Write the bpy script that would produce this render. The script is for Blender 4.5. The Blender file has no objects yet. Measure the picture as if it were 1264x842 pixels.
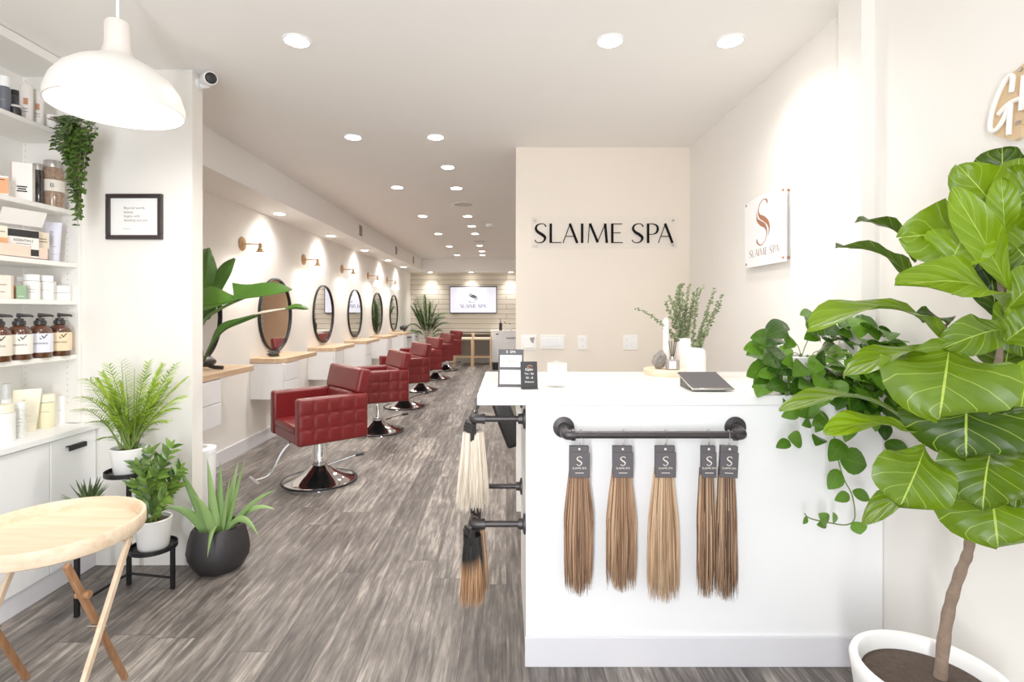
import bpy, math, random
from mathutils import Vector, Matrix, Euler
random.seed(7)
R = random.Random(11)
col = bpy.context.scene.collection
PI = math.pi
# ------------------------------------------------------------------ camera frame (photo 1264x842, vanishing point 625,384)
F, VX, VY, CH = 650.0, 625.0, 384.0, 1.4
def P(x, y, Y): return Vector(((x-VX)/F*Y, Y, CH-(y-VY)/F*Y))
def PX(x, Y): return (x-VX)/F*Y
def PZ(y, Y): return CH-(y-VY)/F*Y

# ------------------------------------------------------------------ materials
MATS = {}
def s2l(c):
    return tuple((x/12.92 if x <= .04045 else ((x+.055)/1.055)**2.4) for x in (v/255.0 for v in c))
class NT:
    def __init__(s, name):
        m = bpy.data.materials.new(name); m.use_nodes = True; s.m = m; s.t = m.node_tree; s.n = s.t.nodes; s.l = s.t.links
        s.b = s.n['Principled BSDF']; s.o = s.n['Material Output']
    def node(s, typ, **kw):
        nd = s.n.new(typ)
        for k, v in kw.items():
            if k in nd.inputs: nd.inputs[k].default_value = v
            else: setattr(nd, k, v)
        return nd
    def link(s, a, b): s.l.new(a, b)
    def math(s, op, a, b=None, c=None):
        nd = s.n.new('ShaderNodeMath'); nd.operation = op
        for i, v in enumerate((a, b, c)):
            if v is None: continue
            if isinstance(v, (int, float)): nd.inputs[i].default_value = v
            else: s.link(v, nd.inputs[i])
        return nd.outputs[0]
    def mix(s, f, a, b, blend='MIX'):
        nd = s.n.new('ShaderNodeMix'); nd.data_type = 'RGBA'; nd.blend_type = blend
        for i, v in ((0, f), (6, a), (7, b)):
            if isinstance(v, (int, float)): nd.inputs[i].default_value = v
            elif isinstance(v, tuple): nd.inputs[i].default_value = (*v[:3], 1)
            else: s.link(v, nd.inputs[i])
        return nd.outputs[2]
    def ramp(s, f, stops):
        nd = s.n.new('ShaderNodeValToRGB'); e = nd.color_ramp.elements
        while len(e) < len(stops): e.new(.5)
        for i, (p, c) in enumerate(stops): e[i].position = p; e[i].color = (*c[:3], 1)
        s.link(f, nd.inputs[0]); return nd.outputs[0]
    def noise(s, vec, scale, detail=3, rough=.5, dist=0):
        nd = s.node('ShaderNodeTexNoise'); nd.inputs['Scale'].default_value = scale; nd.inputs['Detail'].default_value = detail
        nd.inputs['Roughness'].default_value = rough; nd.inputs['Distortion'].default_value = dist
        if vec is not None: s.link(vec, nd.inputs['Vector'])
        return nd.outputs['Fac']
    def objco(s, scale=(1,1,1), rot=(0,0,0)):
        tc = s.node('ShaderNodeTexCoord'); mp = s.node('ShaderNodeMapping')
        mp.inputs['Scale'].default_value = scale; mp.inputs['Rotation'].default_value = rot
        s.link(tc.outputs['Object'], mp.inputs['Vector']); return mp.outputs[0]
    def bump(s, h, strength=.2, dist=.01):
        nd = s.node('ShaderNodeBump'); nd.inputs['Strength'].default_value = strength; nd.inputs['Distance'].default_value = dist
        s.link(h, nd.inputs['Height']); s.link(nd.outputs[0], s.b.inputs['Normal'])
def mat(name, rgb, rough=.5, metal=0, var=.04, scale=6, bump=0, bscale=60, spec=None, trans=0, emit=None, estr=0, coat=0, alpha=1):
    if name in MATS: return MATS[name]
    t = NT(name); c = s2l(rgb); b = t.b
    f = t.noise(t.objco(), scale)
    t.link(t.mix(f, tuple(max(0, x*(1-var)) for x in c), tuple(min(1, x*(1+var)) for x in c)), b.inputs['Base Color'])
    b.inputs['Roughness'].default_value = rough; b.inputs['Metallic'].default_value = metal
    if spec is not None: b.inputs['Specular IOR Level'].default_value = spec
    if trans: b.inputs['Transmission Weight'].default_value = trans; b.inputs['IOR'].default_value = 1.3
    if coat: b.inputs['Coat Weight'].default_value = coat
    if emit: b.inputs['Emission Color'].default_value = (*s2l(emit), 1); b.inputs['Emission Strength'].default_value = estr
    if alpha < 1: b.inputs['Alpha'].default_value = alpha
    if bump: t.bump(t.noise(t.objco(), bscale, 4), bump)
    MATS[name] = t.m; return t.m
def wood(name, c0, c1, axis, rough=.45, fine=1.0):
    t = NT(name); sc = [34*fine]*3; sc[axis] = 1.6*fine
    v = t.objco(tuple(sc)); n1 = t.noise(v, 1, 5, .6, .6); n2 = t.noise(t.objco(), 3, 2)
    f = t.math('ADD', t.math('MULTIPLY', n1, .75), t.math('MULTIPLY', n2, .25))
    t.link(t.ramp(f, [(.3, s2l(c0)), (.7, s2l(c1))]), t.b.inputs['Base Color']); t.b.inputs['Roughness'].default_value = rough
    t.bump(n1, .08, .002); MATS[name] = t.m; return t.m
def leafmat(name, dark, light, vein, k=7, slope=2.0, vw=.06, trans=.3, rough=.35, veinamt=1.0, midw=.035, lo=.15, hi=.9):
    # luv attribute: u along the blade, v across (-1..1), per-leaf random
    t = NT(name); at = t.node('ShaderNodeAttribute', attribute_name='luv'); sp = t.node('ShaderNodeSeparateXYZ'); t.link(at.outputs['Vector'], sp.inputs[0])
    u, v, r = sp.outputs
    av = t.math('ABSOLUTE', v)
    mid = t.math('LESS_THAN', av, midw)
    fr = t.math('FRACT', t.math('SUBTRACT', t.math('MULTIPLY', u, k), t.math('MULTIPLY', t.math('POWER', av, .8), slope)))
    side = t.math('LESS_THAN', t.math('ABSOLUTE', t.math('SUBTRACT', fr, .5)), vw)
    vm = t.math('MULTIPLY', t.math('MAXIMUM', mid, t.math('MULTIPLY', side, .55)), veinamt)
    n = t.noise(t.objco(), 9, 3)
    f = t.math('ADD', t.math('MULTIPLY', r, .75), t.math('MULTIPLY', n, .35))
    base = t.ramp(f, [(lo, s2l(dark)), (hi, s2l(light))])
    c = t.mix(vm, base, s2l(vein))
    t.link(c, t.b.inputs['Base Color']); t.b.inputs['Roughness'].default_value = rough
    h = t.math('SUBTRACT', 1.0, side); 
    puff = t.math('SINE', t.math('MULTIPLY', fr, PI)); t.bump(puff, .25*veinamt, .01)
    if trans:
        tr = t.node('ShaderNodeBsdfTranslucent'); t.link(t.mix(.3, c, s2l(light)), tr.inputs['Color'])
        mx = t.node('ShaderNodeMixShader'); mx.inputs[0].default_value = trans
        t.link(t.b.outputs[0], mx.inputs[1]); t.link(tr.outputs[0], mx.inputs[2]); t.link(mx.outputs[0], t.o.inputs['Surface'])
    MATS[name] = t.m; return t.m
def hairmat(name, stops, tip=None, root=None):
    t = NT(name); at = t.node('ShaderNodeAttribute', attribute_name='luv'); sp = t.node('ShaderNodeSeparateXYZ'); t.link(at.outputs['Vector'], sp.inputs[0])
    u, v, r = sp.outputs
    n = t.noise(t.objco((40, 40, 5)), 1, 2)
    f = t.math('ADD', t.math('MULTIPLY', r, .62), t.math('MULTIPLY', n, .38))
    c = t.ramp(f, [(p, s2l(k)) for p, k in stops])
    if root:
        m = t.node('ShaderNodeMapRange'); m.inputs[1].default_value = root[1]; m.inputs[2].default_value = root[2]; t.link(u, m.inputs[0])
        c = t.mix(m.outputs[0], s2l(root[0]), c)
    t.link(c, t.b.inputs['Base Color']); t.b.inputs['Roughness'].default_value = .42
    MATS[name] = t.m; return t.m

def m_floor():
    t = NT('floor_planks'); tc = t.node('ShaderNodeTexCoord'); sp = t.node('ShaderNodeSeparateXYZ'); cb = t.node('ShaderNodeCombineXYZ')
    t.link(tc.outputs['Object'], sp.inputs[0]); row = t.math('FLOOR', t.math('DIVIDE', sp.outputs[0], .19)); rnd = t.math('FRACT', t.math('MULTIPLY', t.math('SINE', t.math('MULTIPLY', row, 12.9898)), 437.58))
    t.link(t.math('ADD', sp.outputs[1], t.math('MULTIPLY', rnd, 1.5)), cb.inputs[0]); t.link(sp.outputs[0], cb.inputs[1])
    br = t.node('ShaderNodeTexBrick'); br.offset = 0
    for k, v in (('Scale', 1), ('Mortar Size', .0016), ('Brick Width', 1.5), ('Row Height', .19), ('Bias', 0)): br.inputs[k].default_value = v
    br.inputs['Color1'].default_value = (0, 0, 0, 1); br.inputs['Color2'].default_value = (1, 1, 1, 1); br.inputs['Mortar'].default_value = (.5, .5, .5, 1)
    t.link(cb.outputs[0], br.inputs['Vector'])
    bw = t.node('ShaderNodeRGBToBW'); t.link(br.outputs['Color'], bw.inputs[0])
    # per-plank offset of the grain
    off = t.node('ShaderNodeCombineXYZ'); t.link(t.math('MULTIPLY', bw.outputs[0], 13.0), off.inputs[0]); t.link(t.math('MULTIPLY', bw.outputs[0], 37.0), off.inputs[1])
    va = t.node('ShaderNodeVectorMath', operation='ADD'); t.link(tc.outputs['Object'], va.inputs[0]); t.link(off.outputs[0], va.inputs[1])
    def mp(sx, sy):
        m = t.node('ShaderNodeMapping'); m.inputs['Scale'].default_value = (sx, sy, 1); t.link(va.outputs[0], m.inputs['Vector']); return m.outputs[0]
    g1 = t.noise(mp(95, 3.2), 1, 7, .75, .6); g2 = t.noise(mp(18, 1.5), 1, 5, .65, 1.8); g3 = t.noise(mp(5, 2.2), 1, 3, .6, .5)
    f = t.math('ADD', t.math('ADD', t.math('MULTIPLY', g1, .42), t.math('MULTIPLY', g2, .38)), t.math('ADD', t.math('MULTIPLY', g3, .28), t.math('MULTIPLY', t.math('SUBTRACT', bw.outputs[0], .5), .125)))
    wv = t.node('ShaderNodeTexWave', wave_type='BANDS', bands_direction='X'); t.link(mp(1, .16), wv.inputs['Vector'])
    for k_, v_ in (('Scale', 4.5), ('Distortion', 16.0), ('Detail', 5.0), ('Detail Scale', 1.9), ('Detail Roughness', .62)): wv.inputs[k_].default_value = v_
    kn = t.noise(mp(3.2, 1.1), 1, 2); kd = t.math('MULTIPLY', t.math('SUBTRACT', wv.outputs['Fac'], .5), t.math('MULTIPLY', kn, .15))
    f = t.math('ADD', f, kd)
    c = t.ramp(f, [(.36, s2l((50, 45, 43))), (.48, s2l((86, 79, 75))), (.58, s2l((120, 112, 106))), (.72, s2l((182, 172, 162)))])
    c = t.mix(t.math('MULTIPLY', br.outputs['Fac'], .85), c, s2l((52, 46, 44)))
    t.link(c, t.b.inputs['Base Color'])
    rr = t.math('ADD', .34, t.math('MULTIPLY', g1, .25)); t.link(rr, t.b.inputs['Roughness'])
    t.bump(t.math('SUBTRACT', g1, br.outputs['Fac']), .12, .004); return t.m
def m_shiplap():
    t = NT('pale_shiplap'); tc = t.node('ShaderNodeTexCoord'); sp = t.node('ShaderNodeSeparateXYZ'); cb = t.node('ShaderNodeCombineXYZ')
    t.link(tc.outputs['Object'], sp.inputs[0]); t.link(sp.outputs[0], cb.inputs[0]); t.link(sp.outputs[2], cb.inputs[1])
    br = t.node('ShaderNodeTexBrick'); br.offset = .4
    for k, v in (('Scale', 1), ('Mortar Size', .008), ('Brick Width', 4.6), ('Row Height', .132)): br.inputs[k].default_value = v
    br.inputs['Color1'].default_value = (*s2l((220, 210, 194)), 1); br.inputs['Color2'].default_value = (*s2l((230, 221, 206)), 1); br.inputs['Mortar'].default_value = (*s2l((150, 138, 122)), 1)
    t.link(cb.outputs[0], br.inputs['Vector'])
    g = t.noise(t.objco((2, 2, 60)), 1, 4)
    t.link(t.mix(.22, br.outputs['Color'], t.ramp(g, [(.3, s2l((190, 176, 155))), (.7, s2l((240, 232, 218)))])), t.b.inputs['Base Color'])
    t.b.inputs['Roughness'].default_value = .6; t.bump(t.math('SUBTRACT', 1.0, br.outputs['Fac']), .5, .01); return t.m

WALL = mat('warm_white_paint', (241, 237, 231), .75, var=.012, bump=.03, bscale=220)
WALLB = mat('beige_paint', (238, 226, 212), .75, var=.012, bump=.03, bscale=220)
CEIL = mat('ceiling_paint', (246, 243, 240), .85, var=.012, bump=.02, bscale=200)
FLOOR = m_floor(); SHIP = m_shiplap()
BASEB = mat('grey_white_baseboard', (222, 221, 226), .5, var=.02)
WHITE = mat('white_lacquer', (246, 246, 247), .35, var=.01)
WHITEM = mat('white_melamine', (240, 237, 232), .45, var=.012)
QUARTZ = mat('white_quartz', (248, 247, 246), .18, var=.015, scale=14)
QUARTZ_REFL = mat('quartz_wall_reflection', (226, 221, 215), .2, var=.015, scale=14)  # same white top, the wall's glancing reflection painted in as grey
BLACK = mat('black_metal', (26, 25, 27), .45, .4, var=.1)
BLACKP = mat('black_plastic', (28, 26, 27), .4, var=.1)
IRON = mat('dark_iron_pipe', (72, 68, 69), .42, .75, var=.18, scale=25, bump=.12, bscale=120)
CHROME = mat('chrome', (226, 226, 228), .07, 1, var=.01)
STEEL = mat('steel_wire', (190, 186, 182), .25, 1, var=.02)
BRASS = mat('aged_brass', (196, 158, 118), .32, .9, var=.08)
COPPER = mat('copper_screw', (180, 120, 84), .35, .8, var=.05)
GLASSW = mat('opal_glass', (255, 252, 245), .2, emit=(255, 240, 220), estr=3.0)
LED = mat('led_diffuser', (255, 255, 255), .4, emit=(255, 246, 232), estr=25)
MIRROR = mat('mirror_silver', (238, 238, 238), .0, 1, var=0)
OAK = wood('pale_oak', (196, 160, 124), (226, 196, 162), 1)
BAMBOO = wood('pale_bamboo', (216, 186, 150), (240, 222, 196), 0, .5)
BAMLEG = wood('brown_bamboo', (128, 84, 54), (178, 132, 92), 2, .3)
BAMLEGL = wood('light_bamboo', (205, 170, 132), (236, 214, 186), 2, .35)
LWOOD = wood('light_wood', (206, 168, 124), (226, 194, 154), 2)
CREAM = mat('cream_fabric', (226, 208, 178), .8, var=.05, bump=.1)
REDL = mat('red_leather', (106, 4, 8), .38, var=.16, scale=9, bump=.12, bscale=260, spec=.6)
SOIL = mat('dark_soil', (66, 52, 42), .95, var=.5, scale=60, bump=.8, bscale=80)
CERAM = mat('white_ceramic', (244, 243, 241), .3, var=.015)
BPOT = mat('black_matte_pot', (34, 31, 33), .55, var=.12, bump=.06)
GREY = mat('warm_grey_panel', (158, 148, 138), .6, var=.03)
TAN = mat('tan_door_paint', (224, 186, 152), .5, var=.04)
DGREY = mat('dark_grey_card', (80, 76, 80), .6, var=.05)
INK = mat('black_ink', (20, 18, 19), .8, spec=.1)
INKB = mat('brown_ink', (126, 108, 92), .6)
PAPER = mat('white_paper', (244, 243, 242), .7, var=.01)
SILVERINK = mat('pale_foil', (226, 216, 206), .5)
COPINK = mat('copper_foil', (178, 118, 84), .35, .35, var=.12, scale=18)
BARK = mat('grey_bark', (124, 104, 88), .85, var=.35, scale=30, bump=.7, bscale=60)
STEMG = mat('green_stem', (104, 128, 52), .5, var=.15)
STEMB = mat('brown_stem', (96, 84, 56), .6, var=.2)

# ------------------------------------------------------------------ mesh builder
class MB:
    def __init__(s): s.v = []; s.f = []; s.m = []; s.a = []
    def add(s, vs, fs, m=0, M=None, a=None):
        n = len(s.v)
        for i, p in enumerate(vs):
            p = Vector(p); s.v.append(M @ p if M else p); s.a.append(a[i] if a else (0, 0, .5))
        for f in fs: s.f.append(tuple(n+i for i in f)); s.m.append(m)
        return s
    def box(s, x0, x1, y0, y1, z0, z1, m=0, M=None):
        vs = [(x, y, z) for z in (z0, z1) for y in (y0, y1) for x in (x0, x1)]
        return s.add(vs, [(0,2,3,1), (4,5,7,6), (0,1,5,4), (2,6,7,3), (0,4,6,2), (1,3,7,5)], m, M)
    def quad(s, a, b, c, d, m=0): return s.add([a, b, c, d], [(0,1,2,3)], m)
    def lathe(s, prof, n=28, m=0, M=None, sx=1, sy=1, cap=(False, False), rib=0, ribn=0):
        vs = []; fs = []
        for r, z in prof:
            for k in range(n):
                th = 2*PI*k/n; rr = r*(1+rib*math.cos(ribn*th)) if rib else r
                vs.append((rr*math.cos(th)*sx, rr*math.sin(th)*sy, z))
        for i in range(len(prof)-1):
            for k in range(n):
                k2 = (k+1) % n; fs.append((i*n+k, i*n+k2, (i+1)*n+k2, (i+1)*n+k))
        if cap[0]: fs.append(tuple(reversed(range(n))))
        if cap[1]: fs.append(tuple((len(prof)-1)*n+k for k in range(n)))
        return s.add(vs, fs, m, M)
    def tube(s, pts, r, n=8, m=0, M=None, cap=True, flat=1.0, up=None, av=None):
        pts = [Vector(p) for p in pts]; L = len(pts)
        rs = r if isinstance(r, (list, tuple)) else [r]*L
        vs = []; fs = []; a = []; prev = None
        for i, p in enumerate(pts):
            t = (pts[min(i+1, L-1)]-pts[max(i-1, 0)])
            t = t.normalized() if t.length > 1e-9 else Vector((0, 0, 1))
            if prev is None:
                h = Vector(up) if up else (Vector((0, 0, 1)) if abs(t.z) < .9 else Vector((1, 0, 0)))
                x = (h-t*h.dot(t)).normalized()
            else:
                x = prev-t*prev.dot(t); x = x.normalized() if x.length > 1e-6 else prev
            prev = x; y = t.cross(x)
            for k in range(n):
                th = 2*PI*k/n; vs.append(p+x*(rs[i]*math.cos(th)*flat)+y*(rs[i]*math.sin(th)))
                a.append((i/max(1, L-1), math.sin(th), av if av is not None else .5))
        for i in range(L-1):
            for k in range(n):
                k2 = (k+1) % n; fs.append((i*n+k, i*n+k2, (i+1)*n+k2, (i+1)*n+k))
        if cap: fs.append(tuple(reversed(range(n)))); fs.append(tuple((L-1)*n+k for k in range(n)))
        return s.add(vs, fs, m, M, a)
    def torus(s, R_, r, n=40, k=8, m=0, M=None, sx=1, sy=1):
        vs = []; fs = []
        for i in range(n):
            a = 2*PI*i/n
            for j in range(k):
                b = 2*PI*j/k; q = R_+r*math.cos(b); vs.append((q*math.cos(a)*sx, q*math.sin(a)*sy, r*math.sin(b)))
        for i in range(n):
            for j in range(k): fs.append((i*k+j, ((i+1) % n)*k+j, ((i+1) % n)*k+(j+1) % k, i*k+(j+1) % k))
        return s.add(vs, fs, m, M)
    def prism(s, poly, d, m=0, M=None):   # polygon in xy, extruded along z by d
        n = len(poly)
        vs = [(x, y, 0) for x, y in poly]+[(x, y, d) for x, y in poly]
        fs = [tuple(reversed(range(n))), tuple(range(n, 2*n))]+[(i, (i+1) % n, n+(i+1) % n, n+i) for i in range(n)]
        return s.add(vs, fs, m, M)
    def stroke(s, pts, ws, o, ux, uy, m=0):   # flat variable width stroke
        n = len(pts); L = []; Rr = []
        for i, (x, y) in enumerate(pts):
            x0, y0 = pts[max(0, i-1)]; x1, y1 = pts[min(n-1, i+1)]; dx, dy = x1-x0, y1-y0; d = math.hypot(dx, dy) or 1
            w = (ws[i] if isinstance(ws, (list, tuple)) else ws)/2; nx, ny = -dy/d*w, dx/d*w
            L.append((x+nx, y+ny)); Rr.append((x-nx, y-ny))
        q = [o+ux*a+uy*b for a, b in L+Rr]
        return s.add(q, [(i, i+1, n+i+1, n+i) for i in range(n-1)], m)
    def leaf(s, p0, p1, w, nrm, bend=.1, fold=.15, wave=0, shape='oval', n=8, m=0, rnd=None, curl=0, na=4):
        p0 = Vector(p0); p1 = Vector(p1); d = p1-p0; L = d.length
        if L < 1e-6: return s
        t = d/L; nr = Vector(nrm); nr = nr-t*nr.dot(t)
        if nr.length < 1e-4: nr = Vector((.3, -.5, .8)); nr = nr-t*nr.dot(t)
        nr.normalize(); sd = t.cross(nr); rnd = R.random() if rnd is None else rnd; ph = R.random()*6.28
        vs = []; a = []; fs = []
        u_ = 0
        for i in range(n+1):
            u = .5-.5*math.cos(PI*i/n)
            if shape == 'oval': wd = math.sin(PI*min(1, u**.85))**.75
            elif shape == 'fiddle': wd = (math.sin(PI*u**1.35)**.5)*(.6+.4*math.sin(PI*.5*u)) if 0 < u < 1 else 0
            elif shape == 'heart': wd = (math.sin(PI*u**.72)**.72) if 0 < u < 1 else 0
            elif shape == 'lance': wd = math.sin(PI*u**.7)**.9 if 0 < u < 1 else 0
            elif shape == 'strap': wd = (1-u**3)*(.55+.45*min(1, u*5))
            else: wd = math.sin(PI*u)
            wd = max(wd, .02)
            c = p0+t*(u*L)+nr*(bend*L*math.sin(PI*u))-nr*(curl*L*u*u)
            for j in range(na+1):
                v = -1+2*j/na
                off = nr*(abs(v)*wd*w*.5*fold + wave*w*math.sin(u*11+ph+(0 if v > 0 else 1.7))*abs(v)**2*.5)
                vs.append(c+sd*(v*wd*w*.5)+off); a.append((u, v, rnd))
        for i in range(n):
            for j in range(na):
                q = i*(na+1)+j; fs.append((q, q+1, q+na+2, q+na+1))
        return s.add(vs, fs, m, None, a)
    def build(s, name, mats, parent=None, loc=None, smooth=True, bevel=0, bseg=2, attr=False, auto=True):
        me = bpy.data.meshes.new(name); me.from_pydata([tuple(p) for p in s.v], [], s.f)
        mats = mats if isinstance(mats, (list, tuple)) else [mats]
        for k in mats: me.materials.append(k)
        for p, mi in zip(me.polygons, s.m): p.material_index = mi; p.use_smooth = smooth
        if attr:
            at = me.attributes.new('luv', 'FLOAT_VECTOR', 'POINT'); at.data.foreach_set('vector', [c for v in s.a for c in v])
        me.update()
        if smooth and auto: me.set_sharp_from_angle(angle=math.radians(40))
        o = bpy.data.objects.new(name, me); col.objects.link(o)
        if loc is not None: o.location = loc
        if parent is not None: o.parent = parent
        if bevel:
            b = o.modifiers.new('bevel', 'BEVEL'); b.width = bevel; b.segments = bseg; b.limit_method = 'ANGLE'; b.angle_limit = math.radians(40)
        return o
def tag(o, label=None, cat=None, group=None, kind=None):
    if label: o['label'] = label
    if cat: o['category'] = cat
    if group: o['group'] = group
    if kind: o['kind'] = kind
    return o
def thing(name, label, cat, loc=(0, 0, 0), rz=0, group=None):
    o = bpy.data.objects.new(name, None); col.objects.link(o); o.location = loc; o.rotation_euler = (0, 0, rz); o.empty_display_size = .05
    return tag(o, label, cat, group)
def struct(name, mb, m, parent=None, **kw):
    o = mb.build(name, m, parent, **kw)
    if parent is None: o['kind'] = 'structure'
    return o
def copy_tree(o, parent=None):
    c = o.copy(); col.objects.link(c)
    if parent is not None: c.parent = parent
    for ch in list(o.children): copy_tree(ch, c)
    return c
def lamp(name, typ, loc, energy, color=(1, .96, .91), rot=(0, 0, 0), size=.05, **kw):
    d = bpy.data.lights.new(name, typ); d.energy = energy; d.color = color
    if typ in ('POINT', 'SPOT'): d.shadow_soft_size = size
    for k, v in kw.items(): setattr(d, k, v)
    o = bpy.data.objects.new(name, d); col.objects.link(o); o.location = loc; o.rotation_euler = rot; return o
def frame(o, ux, uy): return Vector(o), Vector(ux).normalized(), Vector(uy).normalized()
_tc = {}
def text_geo(txt, align='CENTER'):
    if (txt, align) in _tc: return _tc[(txt, align)]
    cu = bpy.data.curves.new('t', 'FONT'); cu.body = txt; cu.align_x = align; cu.size = 1; cu.resolution_u = 3
    ob = bpy.data.objects.new('t', cu); col.objects.link(ob); dg = bpy.context.evaluated_depsgraph_get(); ev = ob.evaluated_get(dg); me = ev.to_mesh()
    r = ([v.co.copy() for v in me.vertices], [tuple(p.vertices) for p in me.polygons]); ev.to_mesh_clear()
    bpy.data.objects.remove(ob); bpy.data.curves.remove(cu); _tc[(txt, align)] = r; return r
def text(mb, txt, o, ux, uy, size, m=0, align='CENTER', sx=1):
    vs, fs = text_geo(txt, align); mb.add([o+ux*(v.x*size*sx)+uy*(v.y*size) for v in vs], fs, m)
def bez(p0, p1, p2, n):
    return [tuple((1-t)**2*a+2*t*(1-t)*b+t*t*c for a, b, c in zip(p0, p1, p2)) for t in (i/n for i in range(n+1))]
def spline(pts, n=6):   # Catmull-Rom through tuples of any length
    out = []; q = [pts[0]]+list(pts)+[pts[-1]]
    for i in range(1, len(q)-2):
        for k in range(n):
            t = k/n
            out.append(tuple(.5*((2*b)+(-a+c)*t+(2*a-5*b+4*c-d)*t*t+(-a+3*b-3*c+d)*t**3) for a, b, c, d in zip(q[i-1], q[i], q[i+1], q[i+2])))
    out.append(tuple(pts[-1])); return out
# contrast sans capitals, height 1
def letter(mb, ch, x, w, o, ux, uy, h, m=0):
    def st(pts, ws): mb.stroke([((x+a)*h, b*h) for a, b in pts], [k*h for k in ws] if isinstance(ws, list) else ws*h, o, ux, uy, m)
    TK, TN = .135, .048
    if ch == 'S':
        q = spline([(.93, .84, .09), (.78, .965, .05), (.5, .985, .05), (.2, .9, .09), (.1, .73, .13), (.28, .56, .15), (.62, .43, .16), (.86, .27, .14), (.72, .08, .08), (.42, .015, .05), (.14, .05, .05), (.02, .16, .07)], 5)
        st([(a*w, b) for a, b, c in q], [c for a, b, c in q])
    elif ch == 'L': st([(TK/2, 0), (TK/2, 1)], TK); st([(0, TN/2), (w, TN/2)], TN)
    elif ch == 'I': st([(TK/2, 0), (TK/2, 1)], TK)
    elif ch == 'E':
        st([(TK/2, 0), (TK/2, 1)], TK); st([(0, TN/2), (w, TN/2)], TN); st([(0, .53), (w*.82, .53)], TN); st([(0, 1-TN/2), (w*.95, 1-TN/2)], TN)
    elif ch == 'A':
        st([(.03, 0), (w*.47, .98)], TN); st([(w*.45, 1), (w-.07, 0)], TK); st([(w*.2, .34), (w*.75, .34)], TN)
    elif ch == 'M':
        st([(.03, 0), (w*.1, 1)], TN); st([(w*.12, 1), (w*.5, .03)], TK); st([(w*.48, .03), (w*.87, 1)], TN); st([(w*.86, 1), (w-.06, 0)], TK)
    elif ch == 'P':
        st([(TK/2, 0), (TK/2, 1)], TK)
        q = spline([(0, .975, .05), (.5, .975, .05), (.85, .88, .1), (.92, .7, .13), (.8, .53, .1), (.5, .45, .05), (.1, .45, .05)], 5)
        st([(a*w, b) for a, b, c in q], [c for a, b, c in q])
LOGO = [('S', 0, .62), ('L', .755, .6), ('A', 1.42, .83), ('I', 2.36, .135), ('M', 2.7, 1.05), ('E', 3.9, .61), ('S', 4.97, .62), ('P', 5.73, .61), ('A', 6.29, .83)]
def brandname(mb, o, ux, uy, h, m=0, sx=1):   # centred on o
    for ch, x, w in LOGO: letter(mb, ch, (x-3.56), w, o, ux*sx, uy, h, m)
def monogram(mb, o, ux, uy, h, m=0):     # double-stroke S
    A = [(300,240,3),(302,212,16),(285,192,8),(262,188,5),(230,212,6),(214,265,10),(228,318,22),(270,352,30),(308,395,26),(323,445,14),(318,480,7),(310,510,1)]
    B = [(200,258,1),(197,300,8),(204,345,18),(240,385,28),(280,418,24),(298,465,12),(294,515,6),(270,556,5),(240,572,6),(212,556,10),(200,532,16),(196,508,2)]
    for S_ in (A, B):
        q = spline(S_, 4); k = h/385
        mb.stroke([((a-262)*k*1.75, (380-b)*k) for a, b, c in q], [max(.4, c*1.5)*k for a, b, c in q], o, ux, uy, m)
XX, YY, ZZ = Vector((1, 0, 0)), Vector((0, 1, 0)), Vector((0, 0, 1))

# ================================================================== SETTING
CZ = 2.73; XL = -2.6; XR = 1.49; YB = 14.3; Y0 = -1.3; XLF = -2.66
struct('floor', MB().box(XLF-.1, XR+.1, Y0, YB+.1, -.06, 0), FLOOR)
struct('ceiling', MB().box(XLF-.1, XR+.1, Y0, YB+.1, CZ, CZ+.08), CEIL)
struct('wall_left', MB().box(XL-.1, XL, 3.0, YB, 0, CZ), WALL)
struct('wall_left_front', MB().box(XLF-.1, XLF, Y0, 2.9, 0, CZ), WALL)
struct('wall_left_column', MB().box(XLF-.1, -1.73, 2.9, 3.0, 0, CZ), WALL)
struct('wall_right', MB().box(XR, XR+.1, Y0, YB, 0, CZ), WALL)
struct('wall_back', MB().box(XL-.1, XR+.1, YB, YB+.1, 0, CZ), SHIP)
struct('wall_reception', MB().box(.079, XR, 4.28, 4.40, 0, CZ), WALLB)
struct('trim_1', MB().box(1.437, XR, 2.13, 2.28, 0, CZ), WALL)
struct('trim_2', MB().box(XL, -2.16, 3.0, 13.4, 2.44, CZ), CEIL)
struct('trim_3', MB().box(XL, XR, 13.4, YB, 2.44, CZ), CEIL)
struct('baseboard_left', MB().box(XL, XL+.014, 3.0, 13.6, 0, .13), BASEB, bevel=.003)
struct('baseboard_right', MB().box(XR-.014, XR, Y0, 2.08, 0, .13), BASEB, bevel=.003)
struct('baseboard_reception', MB().box(.079, XR, 4.266, 4.28, 0, .12), BASEB, bevel=.003)
struct('door_1', MB().box(.35, 1.40, YB-.03, YB, 0, 2.3), TAN, bevel=.004)

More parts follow.
